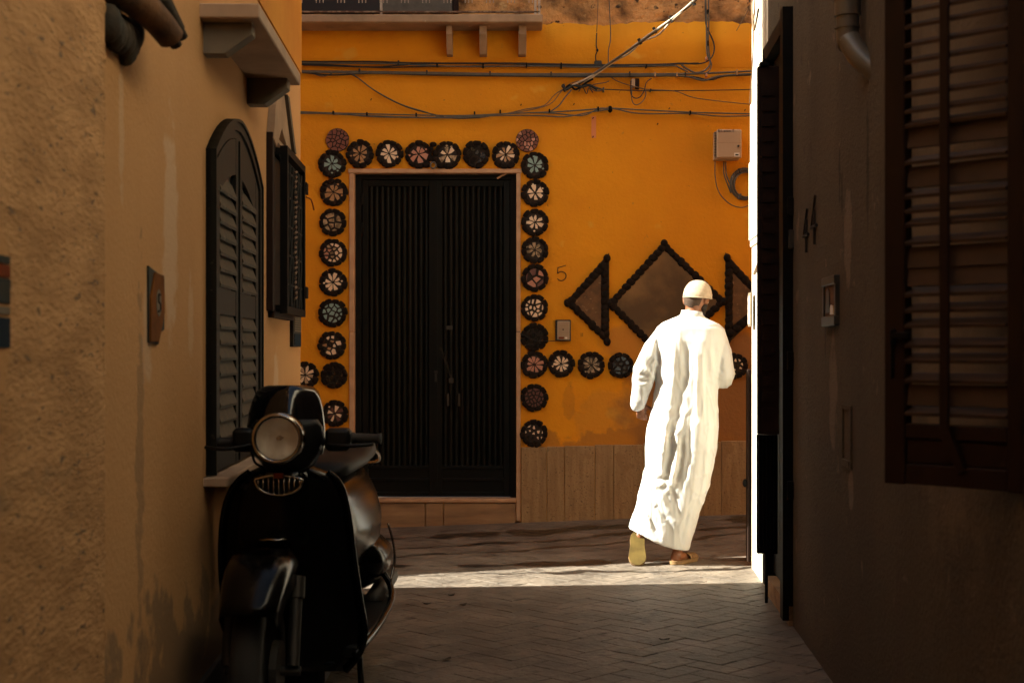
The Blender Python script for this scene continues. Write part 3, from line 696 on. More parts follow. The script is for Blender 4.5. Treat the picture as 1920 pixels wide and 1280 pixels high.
def medallion(x, y, r, style, cols, label, seed, shards=7, group='round stone mosaics set in the orange wall'):
    rg = random.Random(seed); cx, cz = WX(x), WZ(y); R = r*SCF
    t = thing('mosaic_disc', label, 'mosaic', (cx, YW-.002, cz-R), group)
    border = style != 'plain'
    mb = MB(); k = 20; rr = R*(.90 if border else 1.0)
    ring = [(cx+rr*(1+.03*rg.uniform(-1, 1))*math.cos(2*PI*i/k), cz+rr*math.sin(2*PI*i/k)) for i in range(k)]
    mb.prism(ring, YW-(.022 if border else .012), YW+.004); mb.build('mortar_bed', 'mortar', t)
    if border:
        n = rg.choice((9, 10, 11)); a0 = rg.uniform(0, 2)
        for i in range(n):
            a = a0+2*PI*i/n+rg.uniform(-.04, .04); w = PI/n*.97; r0, r1 = R*.66, R*rg.uniform(.98, 1.05)
            pts = []
            for (aa, q) in ((-.97, r0*1.04), (-1.0, (r0+r1)/2), (-.93, r1*.965), (-.45, r1*1.005), (.45, r1*1.0), (.93, r1*.96), (1.0, (r0+r1)/2), (.97, r0*1.04), (0, r0*rg.uniform(.9, 1.03))):
                q *= rg.uniform(.98, 1.02); pts.append((q*math.cos(a+aa*w), q*math.sin(a+aa*w)))
            gx, gz = sum(p[0] for p in pts)/9, sum(p[1] for p in pts)/9; h = rg.uniform(.024, .032)
            rings = [[(cx+gx+(p[0]-gx)*s_, YW-d, cz+gz+(p[1]-gz)*s_) for p in pts] for s_, d in ((1, .004), (1, h*.7), (.90, h*.93), (.5, h))]
            mb = MB(); mb.loft(rings); mb.build('border_stone', 'lava', t, smooth='all')
    Ri = R*(.70 if border else .97)
    if style == 'flower':
        seeds = []; n = shards; a0 = rg.uniform(0, 6)
        for i in range(n):
            a = a0+2*PI*i/n+rg.uniform(-.42, .42); q = Ri*.55*rg.uniform(.6, 1.35); seeds.append((q*math.cos(a)+Ri*.05, q*math.sin(a)))
        gap = Ri*.07
    else:
        seeds = []; tries = 0; n = shards; md = Ri*1.35/math.sqrt(n)
        while len(seeds) < n and tries < 3000:
            tries += 1; a, q = rg.uniform(0, 2*PI), Ri*math.sqrt(rg.random())*.95; p = (q*math.cos(a), q*math.sin(a))
            if all(math.hypot(p[0]-s[0], p[1]-s[1]) > md for s in seeds): seeds.append(p)
        gap = Ri*(.052 if style != 'plain' else .045)
    if style == 'flower':
        pcs = []; a0 = rg.uniform(0, 6)
        for i in range(shards):
            a = a0+2*PI*i/shards+rg.uniform(-.10, .10); hw = PI/shards; ro = Ri*rg.uniform(.72, 1.04); q = []
            for (r_, da) in ((Ri*rg.uniform(.07, .16), 0), (ro*rg.uniform(.45, .7), -hw*rg.uniform(.62, .86)), (ro*rg.uniform(.9, 1.0), -hw*rg.uniform(.3, .8)), (ro, hw*rg.uniform(.1, .75)), (ro*rg.uniform(.5, .8), hw*rg.uniform(.6, .86))):
                q.append((r_*math.cos(a+da), r_*math.sin(a+da)))
            pcs.append((i, q))
        for i in range(rg.choice((1, 2))):      # a stray chip near the rim
            a = rg.uniform(0, 6); c0 = (Ri*.92*math.cos(a), Ri*.92*math.sin(a)); pcs.append((0, [(c0[0]+Ri*.13*math.cos(b), c0[1]+Ri*.11*math.sin(b)) for b in (0, 1.4, 2.9, 4.6)]))
    else: pcs = cells(seeds, Ri*.99, gap, rg)
    for i, p in pcs:
        c_ = cols[i % len(cols)]
        if c_ is None: continue
        gx, gz = sum(q[0] for q in p)/len(p), sum(q[1] for q in p)/len(p)
        if style not in ('plain', 'flower'):
            p = simplify(p, rg); fac = rg.uniform(.66, .97); p = [(gx+(q[0]-gx)*fac, gz+(q[1]-gz)*fac) for q in p]
        if style == 'scatter': p = [(gx+(q[0]-gx)*.62, gz+(q[1]-gz)*.62) for q in p]
        h = (.030 if border else .020)+rg.uniform(-.002, .003)
        tx, tz = rg.uniform(-.05, .05), rg.uniform(-.05, .05)
        A = [(cx+q[0], YW-.008, cz+q[1]) for q in p]; B = [(cx+gx+(q[0]-gx)*.97, YW-h+(q[0]-gx)*tx+(q[1]-gz)*tz, cz+gz+(q[1]-gz)*.97) for q in p]
        mb = MB(); mb.loft([A, B]); mb.build('tile_shard', c_, t)
    return t
N_ = None
medallion(633, 263, 22, 'plain', ['redclay'], 'borderless brick-red mosaic disc above the upper left corner of the door frame', 1, 22)
medallion(988.5, 264, 21.5, 'plain', ['redclay', 'redclay', 'pink'], 'borderless brick-red mosaic disc above the upper right corner of the door frame', 2, 26)
medallion(675, 289, 26, 'flower', ['tanglaze'], 'tan petal mosaic disc at the left end of the row over the door', 3, 8)
medallion(730, 289, 26, 'flower', ['cream'], 'cream petal mosaic disc, second from the left over the door', 4, 8)
medallion(785, 290, 26, 'flower', ['pink'], 'salmon pink petal mosaic disc over the left door leaf', 5, 6)
medallion(839, 291, 26, 'flower', ['marbled', 'cream'], 'striped pale grey mosaic disc over the meeting of the door leaves', 6, 6)
medallion(893, 290, 26, 'mosaic', ['blackglaze', 'lava'], 'all-dark mosaic disc in the row over the right door leaf', 7, 9)
medallion(948, 291, 26, 'flower', ['tanglaze', 'cream'], 'tan and cream mosaic disc at the right end of the row over the door', 8, 9)
medallion(623, 308, 26, 'flower', ['teal'], 'teal mosaic disc at the top of the column left of the door', 9, 7)
medallion(626, 361, 26, 'flower', ['tanglaze'], 'tan petal mosaic disc just under the teal disc at the top left', 10, 7)
medallion(624, 417, 26, 'mosaic', ['marbled'], 'brown veined mosaic disc, third down the column left of the door', 11, 8)
medallion(625, 474, 26, 'mosaic', ['pink', 'cream', 'marbled', 'cream'], 'disc of many small pink, cream and blue-grey shards left of the door', 12, 16)
medallion(625, 530, 26, 'flower', ['cream'], 'plain cream wedge mosaic disc in the column left of the door', 13, 8)
medallion(624, 587, 27, 'mosaic', ['teal'], 'disc of small teal shards half way down the column left of the door', 14, 14)
medallion(623, 647, 26.5, 'mosaic', ['cream', 'blackglaze', 'tanglaze', 'cream', 'blackglaze'], 'cream and black mosaic disc below the small-shard teal one', 15, 14)
medallion(627, 704, 25, 'mosaic', ['blackglaze', 'lava'], 'all-dark mosaic disc beside the left door jamb above the scooter', 16, 18)
medallion(628, 775, 25, 'flower', ['cream', 'maroon'], 'cream and maroon pinwheel mosaic disc just above the scooter handlebar', 17, 8)
medallion(573, 703, 25, 'flower', ['cream', 'ivory'], 'cream mosaic disc half hidden by the corner of the tan house', 18, 9)
medallion(1002.5, 311, 26, 'flower', ['teal'], 'teal mosaic disc at the top of the column right of the door', 19, 7)
medallion(1003.5, 363, 26, 'flower', ['cream'], 'cream star mosaic disc just under the teal disc at the top right', 20, 6)
medallion(1003, 417, 26, 'flower', ['cream'], 'cream mosaic disc of loose slivers, third down the column right of the door', 41, 7)
medallion(1003, 469, 25.5, 'flower', ['marbled'], 'brown veined petal mosaic disc in the column right of the door', 22, 7)
medallion(1003, 521, 26, 'mosaic', ['maroon', 'pink'], 'dusky rose mosaic disc beside the painted figure 5', 23, 6)
medallion(1002, 577, 25.5, 'mosaic', ['cream'], 'densely filled cream mosaic disc right of the door', 24, 14)
medallion(1002, 632, 26, 'mosaic', ['blackglaze'], 'all-black glossy mosaic disc with a cable, left of the intercom', 25, 10)
medallion(1001.5, 683, 25.5, 'flower', ['pink'], 'pink mosaic disc below the black one beside the right door jamb', 26, 9)
medallion(1001.5, 745, 26, 'mosaic', ['maroon'], 'dense maroon mosaic disc low beside the right door jamb', 27, 20)
medallion(1001, 812, 25.5, 'scatter', ['cream', 'blackglaze', 'cream'], 'black disc with scattered cream bits, lowest beside the right door jamb', 28, 13)
medallion(1052, 682, 25.5, 'flower', ['cream'], 'cream petal mosaic disc under the intercom', 29, 9)
medallion(1108.5, 684, 25.5, 'flower', ['marbled'], 'brown veined mosaic disc third along the low row under the left triangle', 30, 9)
medallion(1164, 685, 24, 'mosaic', ['blackglaze'], 'glossy black mosaic disc beside the walking man\'s elbow', 31, 10)
medallion(1222, 686, 24, 'scatter', ['cream', 'blackglaze', 'blackglaze'], 'black disc with cream bits showing between the man\'s left arm and back', 32, 12)
medallion(1377, 686, 24, 'scatter', ['cream', 'blackglaze', 'cream'], 'black disc with cream bits at the right of the man\'s right arm', 33, 12)
# lumps between the two middle discs over the door
t = thing('stone_cluster', 'cluster of dark stones with a ring between the two middle discs over the door', 'stonework', (WX(812), YW-.002, WZ(318)))
rg = random.Random(5)
for x, y, a, b in ((812, 271, 7, 5), (808, 280, 5, 6), (816, 288, 5, 7), (812, 298, 6, 6), (800, 309, 9, 6), (786, 312, 9, 5), (826, 310, 9, 6), (842, 313, 9, 5)):
    mb = MB(); c = P(x, y, YW-.012); mb.loft(uvsphere(c, (a*SCF, .026, b*SCF), 9, 6)); mb.build('stone', 'lava', t, smooth='all')
mb = MB(); c = P(812, 310, YW-.04); mb.tube([c+Vector((.022*math.cos(u), 0, .024*math.sin(u))) for u in [2*PI*i/12 for i in range(13)]], .007, 6); mb.build('ring', 'pipe', t)

def stone_frame(t, pts, skip=(), wdt=16, step=12.5, rg=random.Random(9)):
    n = len(pts)
    for i in range(n):
        a, b = Vector(pts[i]+(0,)), Vector(pts[(i+1) % n]+(0,)); L_ = (b-a).length; k = max(2, round(L_/step)); d = (b-a).normalized(); nr = Vector((-d.y, d.x, 0))
        for j in range(k):
            c = a+d*(L_*(j+.5)/k); l = L_/k*.72; w = wdt/2*rg.uniform(.85, 1.12); sk = rg.uniform(.3, .7)
            rings = []
            for s_, dep in ((1, .002), (1.0, .016), (.86, .025), (.4, .030)):
                r_ = []
                for u in range(9):
                    th = 2*PI*u/9; e = d*(l*math.cos(th)+sk*w*.5*math.sin(th))+nr*(w*math.sin(th))
                    q = c+e*s_; r_.append((WX(q.x), YW-dep*(1.0+.1*math.sin(j*3.1)), WZ(q.y)))
                rings.append(r_)
            mb = MB(); mb.loft(rings); mb.build('border_stone', 'lava', t, smooth='all')
def diamond(outer, inner, label, pm, nm='stone_panel_mosaic'):
    t = thing(nm, label, 'wall mosaic', (WX(sum(p[0] for p in outer)/len(outer)), YW, WZ(max(p[1] for p in outer))), 'stone-framed panels on the orange wall')
    mb = MB(); mid = [((a[0]+b[0])/2, (a[1]+b[1])/2) for a, b in zip(outer, inner)]
    mb.prism([(WX(x), WZ(y)) for x, y in outer], YW-.012, YW+.003); mb.build('mortar_bed', 'mortar', t)
    mb = MB(); mb.prism([(WX(x), WZ(y)) for x, y in inner], YW-.020, YW-.004); mb.build('panel', pm, t)
    stone_frame(t, mid)
    for p, q in zip(outer, mid):
        mb = MB(); c = Vector((WX((p[0]+q[0])/2), YW-.01, WZ((p[1]+q[1])/2))); mb.loft(uvsphere(c, (7*SCF, .03, 8*SCF), 8, 6)); mb.build('border_stone', 'lava', t, smooth='all')
diamond([(1245, 452), (1360, 565), (1247, 682), (1141, 568)], [(1246, 470), (1346, 566), (1247, 662), (1150, 571)], 'large diamond panel of mottled brown stone in a dark stone frame behind the man', 'panel')
diamond([(1142, 474), (1142, 648), (1060, 568)], [(1126, 515), (1127, 618), (1076, 567)], 'left triangular brown panel in a dark stone frame, beside the intercom', 'panel2')
diamond([(1360, 474), (1444, 568), (1360, 648)], [(1373, 511), (1428, 567), (1373, 610)], 'right triangular brown panel cut off by the sunlit corner', 'panel2')

# ================================================================== FITTINGS
t = thing('intercom', 'ivory intercom in a black surround on the orange wall below the figure 5', 'intercom', (WX(1055), YW, WZ(639)))
mb = MB(); mb.box(WX(1041), WX(1070), YW-.05, YW+.002, WZ(639.5), WZ(599.5), .004); mb.build('housing', 'black', t)
mb = MB(); mb.box(WX(1044.5), WX(1067.5), YW-.062, YW-.049, WZ(637), WZ(602), .003); fp = mb.build('face_plate', 'ivory2', t)
mb = MB()
for i in range(9): mb.box(WX(1047), WX(1065), YW-.0635, YW-.0615, WZ(606+2.6*i+.6), WZ(606+2.6*i))
mb.build('speaker_slot', 'concrete', fp)
mb = MB(); mb.loft(uvsphere(P(1056, 617.5, YW-.062), (.006, .004, .006), 8, 5)); mb.build('button', 'ink', fp)
mb = MB(); mb.box(WX(1047), WX(1057), YW-.064, YW-.061, WZ(635), WZ(631.5)); mb.build('name_label', 'red', fp)
mb = MB(); mb.box(WX(1059), WX(1063), YW-.064, YW-.061, WZ(635), WZ(632)); mb.build('name_label', 'white', fp)
def cable(name, pts, r, m_, label, n=6, k=6, cat='cable', parent=None, group=None):
    mb = MB(); mb.tube(smooth_pts([P(*p) if len(p) == 3 else P(p[0], p[1], YW-.02) for p in pts], k), r, n)
    o = mb.build(name, m_, parent, smooth='all')
    if parent is None: tag(o, label, cat, group)
    return o
cable('intercom_cable', [(975, 625, YW-.01), (985, 630, YW-.05), (1000, 637, YW-.06), (1020, 639, YW-.03), (1042, 639, YW-.02)], .003, 'cable_black', 'thin black cable running from the door jamb over the black disc to the intercom')
t = thing('junction_box', 'ivory telephone junction box on the orange wall near the sunlit corner', 'utility box', (WX(1362), YW, WZ(303)))
mb = MB(); mb.box(WX(1337), WX(1384), YW-.07, YW+.002, WZ(302), WZ(249), .006); mb.build('box_body', 'ivory', t)
mb = MB(); mb.box(WX(1340.5), WX(1387.5), YW-.10, YW-.071, WZ(300), WZ(246), .010); lid = mb.build('lid', 'ivory', t, bevel=.003)
mb = MB()
for i in range(16): mb.box(WX(1336.5), WX(1341), YW-.082, YW-.071, WZ(251+2.9*i+1.4), WZ(251+2.9*i))
mb.build('hinge_rib', 'cable_grey', t)
mb = MB(); c = P(1385, 274, YW-.098); mb.tube([c, c+Vector((0, -.008, 0))], .016, 12); mb.build('latch', 'ivory', t)
mb = MB(); c = P(1384.6, 274, YW-.106); mb.tube([c, c+Vector((0, -.004, 0))], .009, 8); mb.build('keyhole', 'ink', t)
mb = MB(); mb.box(WX(1373), WX(1383), YW-.1025, YW-.0995, WZ(297), WZ(290)); mb.build('sticker', 'white', t)
mb = MB(); mb.box(WX(1375), WX(1381), YW-.104, YW-.1022, WZ(295), WZ(292.5)); mb.build('sticker_print', 'ink', t)
mb = MB(); mb.box(WX(1341), WX(1386), YW-.1008, YW-.0998, WZ(271.3), WZ(270.8)); mb.build('lid_seam', 'concrete', t)
# marker lettering on the lid
cu = bpy.data.curves.new('lettering', 'FONT'); cu.body = 'S.L.amm T'; cu.size = .030; cu.extrude = .0006
txt = bpy.data.objects.new('tmp', cu); COL.objects.link(txt); bpy.context.view_layer.update(); lme = bpy.data.meshes.new_from_object(txt.evaluated_get(bpy.context.evaluated_depsgraph_get())); bpy.data.objects.remove(txt)
tx = bpy.data.objects.new('lettering', lme); COL.objects.link(tx); tx.parent = t; tx.location = Vector((WX(1343), YW-.1015, WZ(251.5)))-Vector(t.location); tx.rotation_euler = (PI/2, 0, 0); lme.materials.clear(); lme.materials.append(M['ink'])
t2 = thing('cable_coil', 'coil of grey cable tied up below the junction box', 'cable', (WX(1397), YW, WZ(375)))
mb = MB()
for k in range(4):
    r = (28-2.0*k)*SCF; c = P(1397+k*.6, 345+k*.4, YW-.02-.008*(k % 2))
    mb.tube([c+Vector((r*math.cos(u), .004*math.sin(3*u+k), r*1.06*math.sin(u))) for u in [2*PI*i/28 for i in range(29)]], .0062, 6, cap=False)
mb.build('coil', 'cable_grey', t2, smooth='all')
for u in (1.95, 4.3):
    mb = MB(); c = P(1397, 345, YW-.024); d = Vector((math.cos(u), 0, math.sin(u))); mb.tube([c+d*(20*SCF), c+d*(31*SCF)], .010, 6); mb.build('cable_tie', 'cable_black', t2)
cable('drop_cable', [(1341, 303), (1341, 330), (1348, 360), (1368, 382), (1392, 389), (1412, 380)], .0045, 'cable_grey', 'thin grey cable looping down from the left of the junction box')
cable('feed_cable', [(1357.5, 303), (1357.5, 325), (1364, 345), (1371, 362)], .0055, 'cable_grey', 'left of two grey cables dropping from the junction box into the coil')
cable('feed_cable', [(1361, 303), (1361.5, 325), (1369, 345), (1376, 360)], .0055, 'cable_grey', 'right of two grey cables dropping from the junction box into the coil')
# cable runs across the facade
def run(name, label, strands, ties=()):
    t = thing(name, label, 'cables', (WX(strands[0][0][0][0]), YW, WZ(strands[0][0][0][1])))
    for pts, r, m_ in strands:
        mb = MB(); mb.tube(smooth_pts([P(p[0], p[1], YW-(p[2] if len(p) > 2 else .045)) for p in pts], 5), r, 6); mb.build('cable', m_, t, smooth='all')
    for x, y, h, m_ in ties:
        mb = MB(); mb.box(WX(x)-.006, WX(x)+.006, YW-.055, YW, WZ(y+h), WZ(y-h), .002); mb.build('cable_clip', m_, t)
    return t
run('cable_bundle', 'upper bundle of black cables strung across the orange wall under the balcony',
    [([(500, 115), (600, 116), (700, 116), (760, 118), (850, 119), (960, 119), (1120, 122), (1240, 121), (1310, 119)], .007, 'cable_black'),
     ([(500, 118), (600, 121), (700, 126), (770, 121), (850, 119.5), (960, 120.5), (1120, 124), (1240, 124)], .006, 'cable_black'),
     ([(500, 119), (620, 124), (720, 127), (800, 125), (960, 124), (1120, 126), (1270, 124)], .005, 'cable_black'),
     ([(500, 117), (650, 119), (740, 120), (820, 124), (900, 125), (1010, 124), (1110, 126), (1250, 123), (1275, 128), (1290, 135)], .0065, 'cable_grey')],
    [(748, 120, 4, 'cable_black'), (820, 124, 3, 'iron'), (906, 125, 4, 'iron'), (987, 124, 4, 'iron'), (1052, 125, 5, 'iron'), (1211, 126, 3, 'iron')])
run('conduit_bundle', 'grey cable bundle clipped straight across the orange wall, second from top',
    [([(500, 132), (600, 134), (700, 135), (830, 137), (960, 139), (1120, 139), (1250, 139), (1320, 138), (1420, 133)], .008, 'cable_grey'),
     ([(500, 135), (600, 136), (700, 137.5), (830, 139), (960, 141), (1120, 142), (1250, 142), (1290, 144), (1320, 151), (1350, 143), (1420, 138)], .008, 'cable_grey'),
     ([(500, 138), (560, 136), (620, 141), (700, 138), (830, 141.5), (960, 143), (1120, 144.5), (1280, 143), (1330, 150), (1360, 143), (1420, 141)], .006, 'cable_black'),
     ([(580, 136), (605, 143), (625, 137)], .004, 'cable_grey')],
    [(675, 135, 4, 'cable_black'), (801, 138, 4, 'cable_black'), (919, 140, 4, 'cable_black'), (1033, 141, 4, 'cable_black'), (1180, 141, 4.5, 'cable_black'), (1227, 142, 4, 'tanglaze'), (1268, 142, 4, 'tanglaze'), (1284, 142, 4, 'cable_black'), (1380, 138, 5, 'tanglaze')])
run('cable_bundle', 'lower bundle of grey cables with a round insulator across the orange wall above the mosaics',
    [([(500, 206), (590, 211), (700, 214), (790, 216), (870, 217), (960, 213), (1040, 210), (1100, 206), (1140, 203), (1200, 206), (1300, 211), (1420, 214)], .006, 'cable_grey'),
     ([(500, 211), (600, 213), (690, 217), (780, 220), (860, 219), (960, 213), (1028, 212), (1090, 217), (1120, 206), (1150, 204), (1200, 213), (1290, 213), (1350, 218), (1420, 217)], .0055, 'cable_grey'),
     ([(500, 214), (620, 213), (700, 219), (800, 221), (870, 221), (930, 217), (1010, 217), (1060, 219), (1110, 210), (1145, 205)], .0055, 'cable_grey')],
    [(626, 213, 3, 'iron'), (689, 216, 3.5, 'iron'), (781, 217, 3.5, 'iron'), (890, 214, 3, 'iron'), (938, 211, 3, 'iron'), (1030, 210, 3.5, 'iron'), (1121, 206, 4, 'iron'), (1293, 213, 3.5, 'iron')])
mb = MB(); c = P(1144, 205, YW-.03); mb.loft(uvsphere(c, (.020, .03, .028), 10, 8)); o = mb.build('insulator', 'iron', None, smooth='all'); tag(o, 'dark round insulator holding the lower cable bundle', 'insulator')
run('slack_cable', 'slack pair of cables sagging diagonally from the upper bundle to the lower one',
    [([(640, 133), (665, 142), (700, 168), (750, 195), (800, 211), (830, 220), (880, 218)], .0055, 'cable_grey'),
     ([(645, 134), (672, 147), (710, 175), (760, 200), (810, 214), (850, 222), (900, 221)], .0045, 'cable_black')])
run('slack_cable', 'pale twisted cable pair curving up from the lower bundle to the splice',
    [([(900, 221), (950, 213), (985, 205), (1020, 198), (1040, 178), (1058, 166)], .0045, 'cable_brown'),
     ([(930, 216), (980, 209), (1030, 196), (1052, 172), (1068, 158), (1085, 152)], .0042, 'cable_brown'),
     ([(1030, 211), (1048, 198), (1060, 182), (1072, 168)], .006, 'cable_grey')])
run('splice', 'tangle of black tape and cable ends where the overhead cable meets the wall',
    [([(1054, 160), (1062, 168), (1075, 160), (1090, 163), (1105, 160), (1120, 168)], .012, 'cable_black'),
     ([(1056, 170), (1068, 160), (1080, 168), (1100, 155), (1112, 148)], .009, 'iron'),
     ([(1085, 172), (1092, 163), (1100, 176), (1104, 165), (1112, 174)], .004, 'cable_black'),
     ([(1100, 158), (1115, 170), (1130, 168), (1110, 160), (1135, 155), (1142, 152)], .004, 'cable_grey'),
     ([(1056, 158), (1060, 172)], .013, 'cable_black')])
def overhead(label, pts, r, m_):
    mb = MB(); mb.tube(smooth_pts([P(*p) for p in pts], 6), r, 6); return mb
t = thing('overhead_cable', 'thick overhead cable leaving the wall diagonally, sunlit at its upper end', 'cables', tuple(P(1090, 156, YW-.04)))
for pts, r, m_ in (([(1085, 158, YW-.04), (1140, 121, YW-.15), (1200, 80, YW-.5), (1260, 36, YW-1.2), (1300, 4, YW-1.9), (1340, -40, YW-2.7)], .010, 'cable_grey'),
                 ([(1095, 156, YW-.03), (1150, 117, YW-.12), (1180, 100, YW-.3), (1205, 78, YW-.45), (1235, 65, YW-.6), (1262, 37, YW-1.22), (1304, 2, YW-1.92), (1340, -36, YW-2.7)], .007, 'cable_white'),
                 ([(1060, 166, YW-.04), (1110, 142, YW-.08), (1150, 116, YW-.14), (1204, 74, YW-.5), (1258, 36, YW-1.2), (1298, 3, YW-1.9), (1336, -44, YW-2.7)], .006, 'cable_white')):
    mb = MB(); mb.tube(smooth_pts([P(*p) for p in pts], 6), r, 6); mb.build('cable', m_, t, smooth='all')
for x, y, Y in ((1200, 78, YW-.5), (1228, 57, YW-.75), (1259, 36, YW-1.2), (1300, 4, YW-1.9)):
    mb = MB(); c = P(x, y, Y); mb.tube([c+Vector((-.012, 0, .02)), c+Vector((.010, 0, -.022))], .012, 6); mb.build('cable_tie', 'cable_black', t)
o = cable('hanging_wire', [(1122, -30, YW-.06), (1121, 10, YW-.05), (1119, 60, YW-.04)], .003, 'cable_brown', 'thin wire with blue tape hanging down beside the raw masonry')
cable('wire_tail', [(1119, 62, YW-.04), (1118, 85, YW-.04), (1120, 95, YW-.045), (1117, 105, YW-.03), (1118, 122, YW-.03)], .005, 'cable_black', '', parent=o)
mb = MB(); c = P(1120, 94.5, YW-.05); mb.loft(uvsphere(c, (.010, .01, .012), 7, 5)); mb.build('blue_tape', 'blue', o)
cable('hanging_wire', [(1141, -30, YW-.06), (1143, 20, YW-.05), (1145, 70, YW-.04), (1141, 95, YW-.04), (1141, 125, YW-.03)], .0045, 'cable_grey', 'grey wire hanging down to the upper bundle, right of the taped wire')
t = run('riser_cables', 'cables running down the wall in a loop at the upper right of the facade',
    [([(1320, -30), (1324, 20), (1325, 60), (1326, 100), (1332, 118), (1322, 132), (1305, 137), (1288, 129), (1278, 122)], .008, 'cable_grey'),
     ([(1328, -30), (1329, 40), (1328, 80), (1331, 110), (1334, 122), (1328, 135), (1310, 138), (1292, 132)], .006, 'cable_grey'),
     ([(1322, -30), (1323, 30), (1325, 50), (1338, 80), (1338, 100), (1328, 114), (1310, 120), (1280, 119), (1240, 121)], .006, 'cable_black')],
    [(1326, 24, 3, 'iron'), (1326, 84, 5, 'iron'), (1323, 112, 3, 'pink'), (1323, 143, 3, 'pink')])
run('thin_line', 'thin taut black line crossing the orange wall below the conduits', [([(1115, 167), (1200, 170), (1300, 170), (1420, 168)], .0042, 'cable_black')], [(1131, 170, 4, 'cable_grey'), (1219, 171, 2.5, 'cable_black')])
run('slack_cable', 'single brown wire drooping right from the conduits toward the corner', [([(1141, 137), (1150, 148), (1170, 157), (1200, 165), (1215, 168), (1265, 171), (1300, 183), (1350, 190), (1420, 197)], .004, 'cable_brown')])
t = run('broken_box', 'small broken junction box with two loops of wire hanging under the conduits',
    [([(1183, 152), (1183, 175), (1190, 184), (1200, 182), (1208, 170), (1212, 155), (1222, 147)], .0045, 'cable_black'),
     ([(1185, 160), (1185, 188), (1193, 197), (1205, 190), (1211, 178), (1209, 168)], .004, 'cable_grey')])
mb = MB(); mb.box(WX(1183), WX(1190), YW-.045, YW, WZ(166), WZ(150), .003); mb.build('box_half', 'ivory', t)
mb = MB(); mb.box(WX(1190.3), WX(1198), YW-.04, YW, WZ(168), WZ(149), .003); mb.build('box_half', 'brownwood', t)
mb = MB(); mb.box(WX(1114), WX(1128), YW-.05, YW, WZ(126), WZ(116), .006); o = mb.build('cable_joint', 'cable_black'); tag(o, 'small black joint box on the upper cable bundle', 'joint box')
run('slack_cable', 'thin wire slanting down from above toward the sunlit corner', [([(1412, 2), (1400, 25), (1390, 42), (1381, 58)], .0032, 'cable_brown')])
t = thing('corner_wires', 'wires with a loop fixed to the top of the sunlit corner wall', 'cables', tuple(RF(8.5, .02, 3.2)))
mb = MB(RF); mb.tube(smooth_pts([(8.28, .02, 3.75), (8.33, .03, 3.45), (8.55, .02, 3.1), (8.72, .02, 2.86)], 5), .004, 5); mb.build('wire', 'cable_brown', t)
mb = MB(RF); mb.tube(smooth_pts([(8.42, .02, 3.55), (8.5, .03, 3.42), (8.35, .035, 3.22), (8.15, .03, 3.30)], 5), .006, 5); mb.build('wire', 'cable_brown', t)
mb = MB(RF); mb.tube(smooth_pts([(8.0, .02, 1.95), (8.2, .02, 1.86), (8.45, .02, 1.80)], 4), .010, 6); o = mb.build('corner_pipe', 'cable_brown'); tag(o, 'short brown pipe end on the sunlit corner wall', 'pipe')

# ------------------------------------------------------------------ left wall fittings
t = thing('ceramic_number_tile', 'broken orange and grey ceramic house number tile on the tan wall', 'house number', tuple(LF(4.19, 0, 1.34)), None)
mb = MB(LF); mb.prism([(4.085, 1.59), (4.30, 1.565), (4.30, 1.41), (4.24, 1.40), (4.22, 1.365), (4.09, 1.37)], -.01, .006); mb.build('backing_tile', 'tilegr', t)
mb = MB(LF); mb.prism([(4.15, 1.575), (4.27, 1.572), (4.28, 1.46), (4.20, 1.372), (4.09, 1.372), (4.095, 1.50)], .005, .012); mb.build('glazed_tile', 'tileor', t, bevel=.002)
def seg(u0, z0, u1, z1): mb = MB(LF); mb.tube([(u0, .029, z0), (u1, .029, z1)], .005, 5); return mb
mb = MB(LF)
mb.prism([(4.19+.034*math.cos(a), 1.487+.040*math.sin(a)) for a in [2*PI*i/12 for i in range(12)]], .011, .0135); mb.build('number_oval', 'tilegr2', t)
mb = MB(LF)
for s_ in (((4.205, 1.512), (4.178, 1.512)), ((4.178, 1.512), (4.178, 1.490)), ((4.178, 1.490), (4.204, 1.486)), ((4.204, 1.486), (4.204, 1.464)), ((4.204, 1.464), (4.176, 1.462))):
    mb.tube([(s_[0][0], .0135, s_[0][1]), (s_[1][0], .0135, s_[1][1])], .0038, 5)
mb.build('figure', 'ink', t)
t = thing('ceramic_sign', 'rounded ceramic street sign with dark blue lettering bands at the left edge', 'sign', tuple(LF(2.75, .02, 1.3)))
mb = MB(LF)
Yr = 2.765
def zl(y, u): return CH+(655-y)/F*u
mb.prism([(2.5, zl(740, Yr)), (Yr-.03, zl(740, Yr)), (Yr, zl(660, Yr)), (Yr+.0, zl(500, Yr)), (Yr-.02, zl(450, Yr)), (Yr-.07, zl(425, Yr)), (2.5, zl(418, Yr))], .01, .026); mb.build('sign_plate', 'tan', t, bevel=.004)
for y0, y1, m_ in ((482, 496, 'tilegr'), (499, 521, 'red'), (524, 570, 'tilegr'), (576, 590, 'tilegr2'), (596, 652, 'blue')):
    mb = MB(LF); mb.box(2.5, Yr-.008, .025, .0285, zl(y1, Yr), zl(y0, Yr)); mb.build('lettering_band', m_, t)
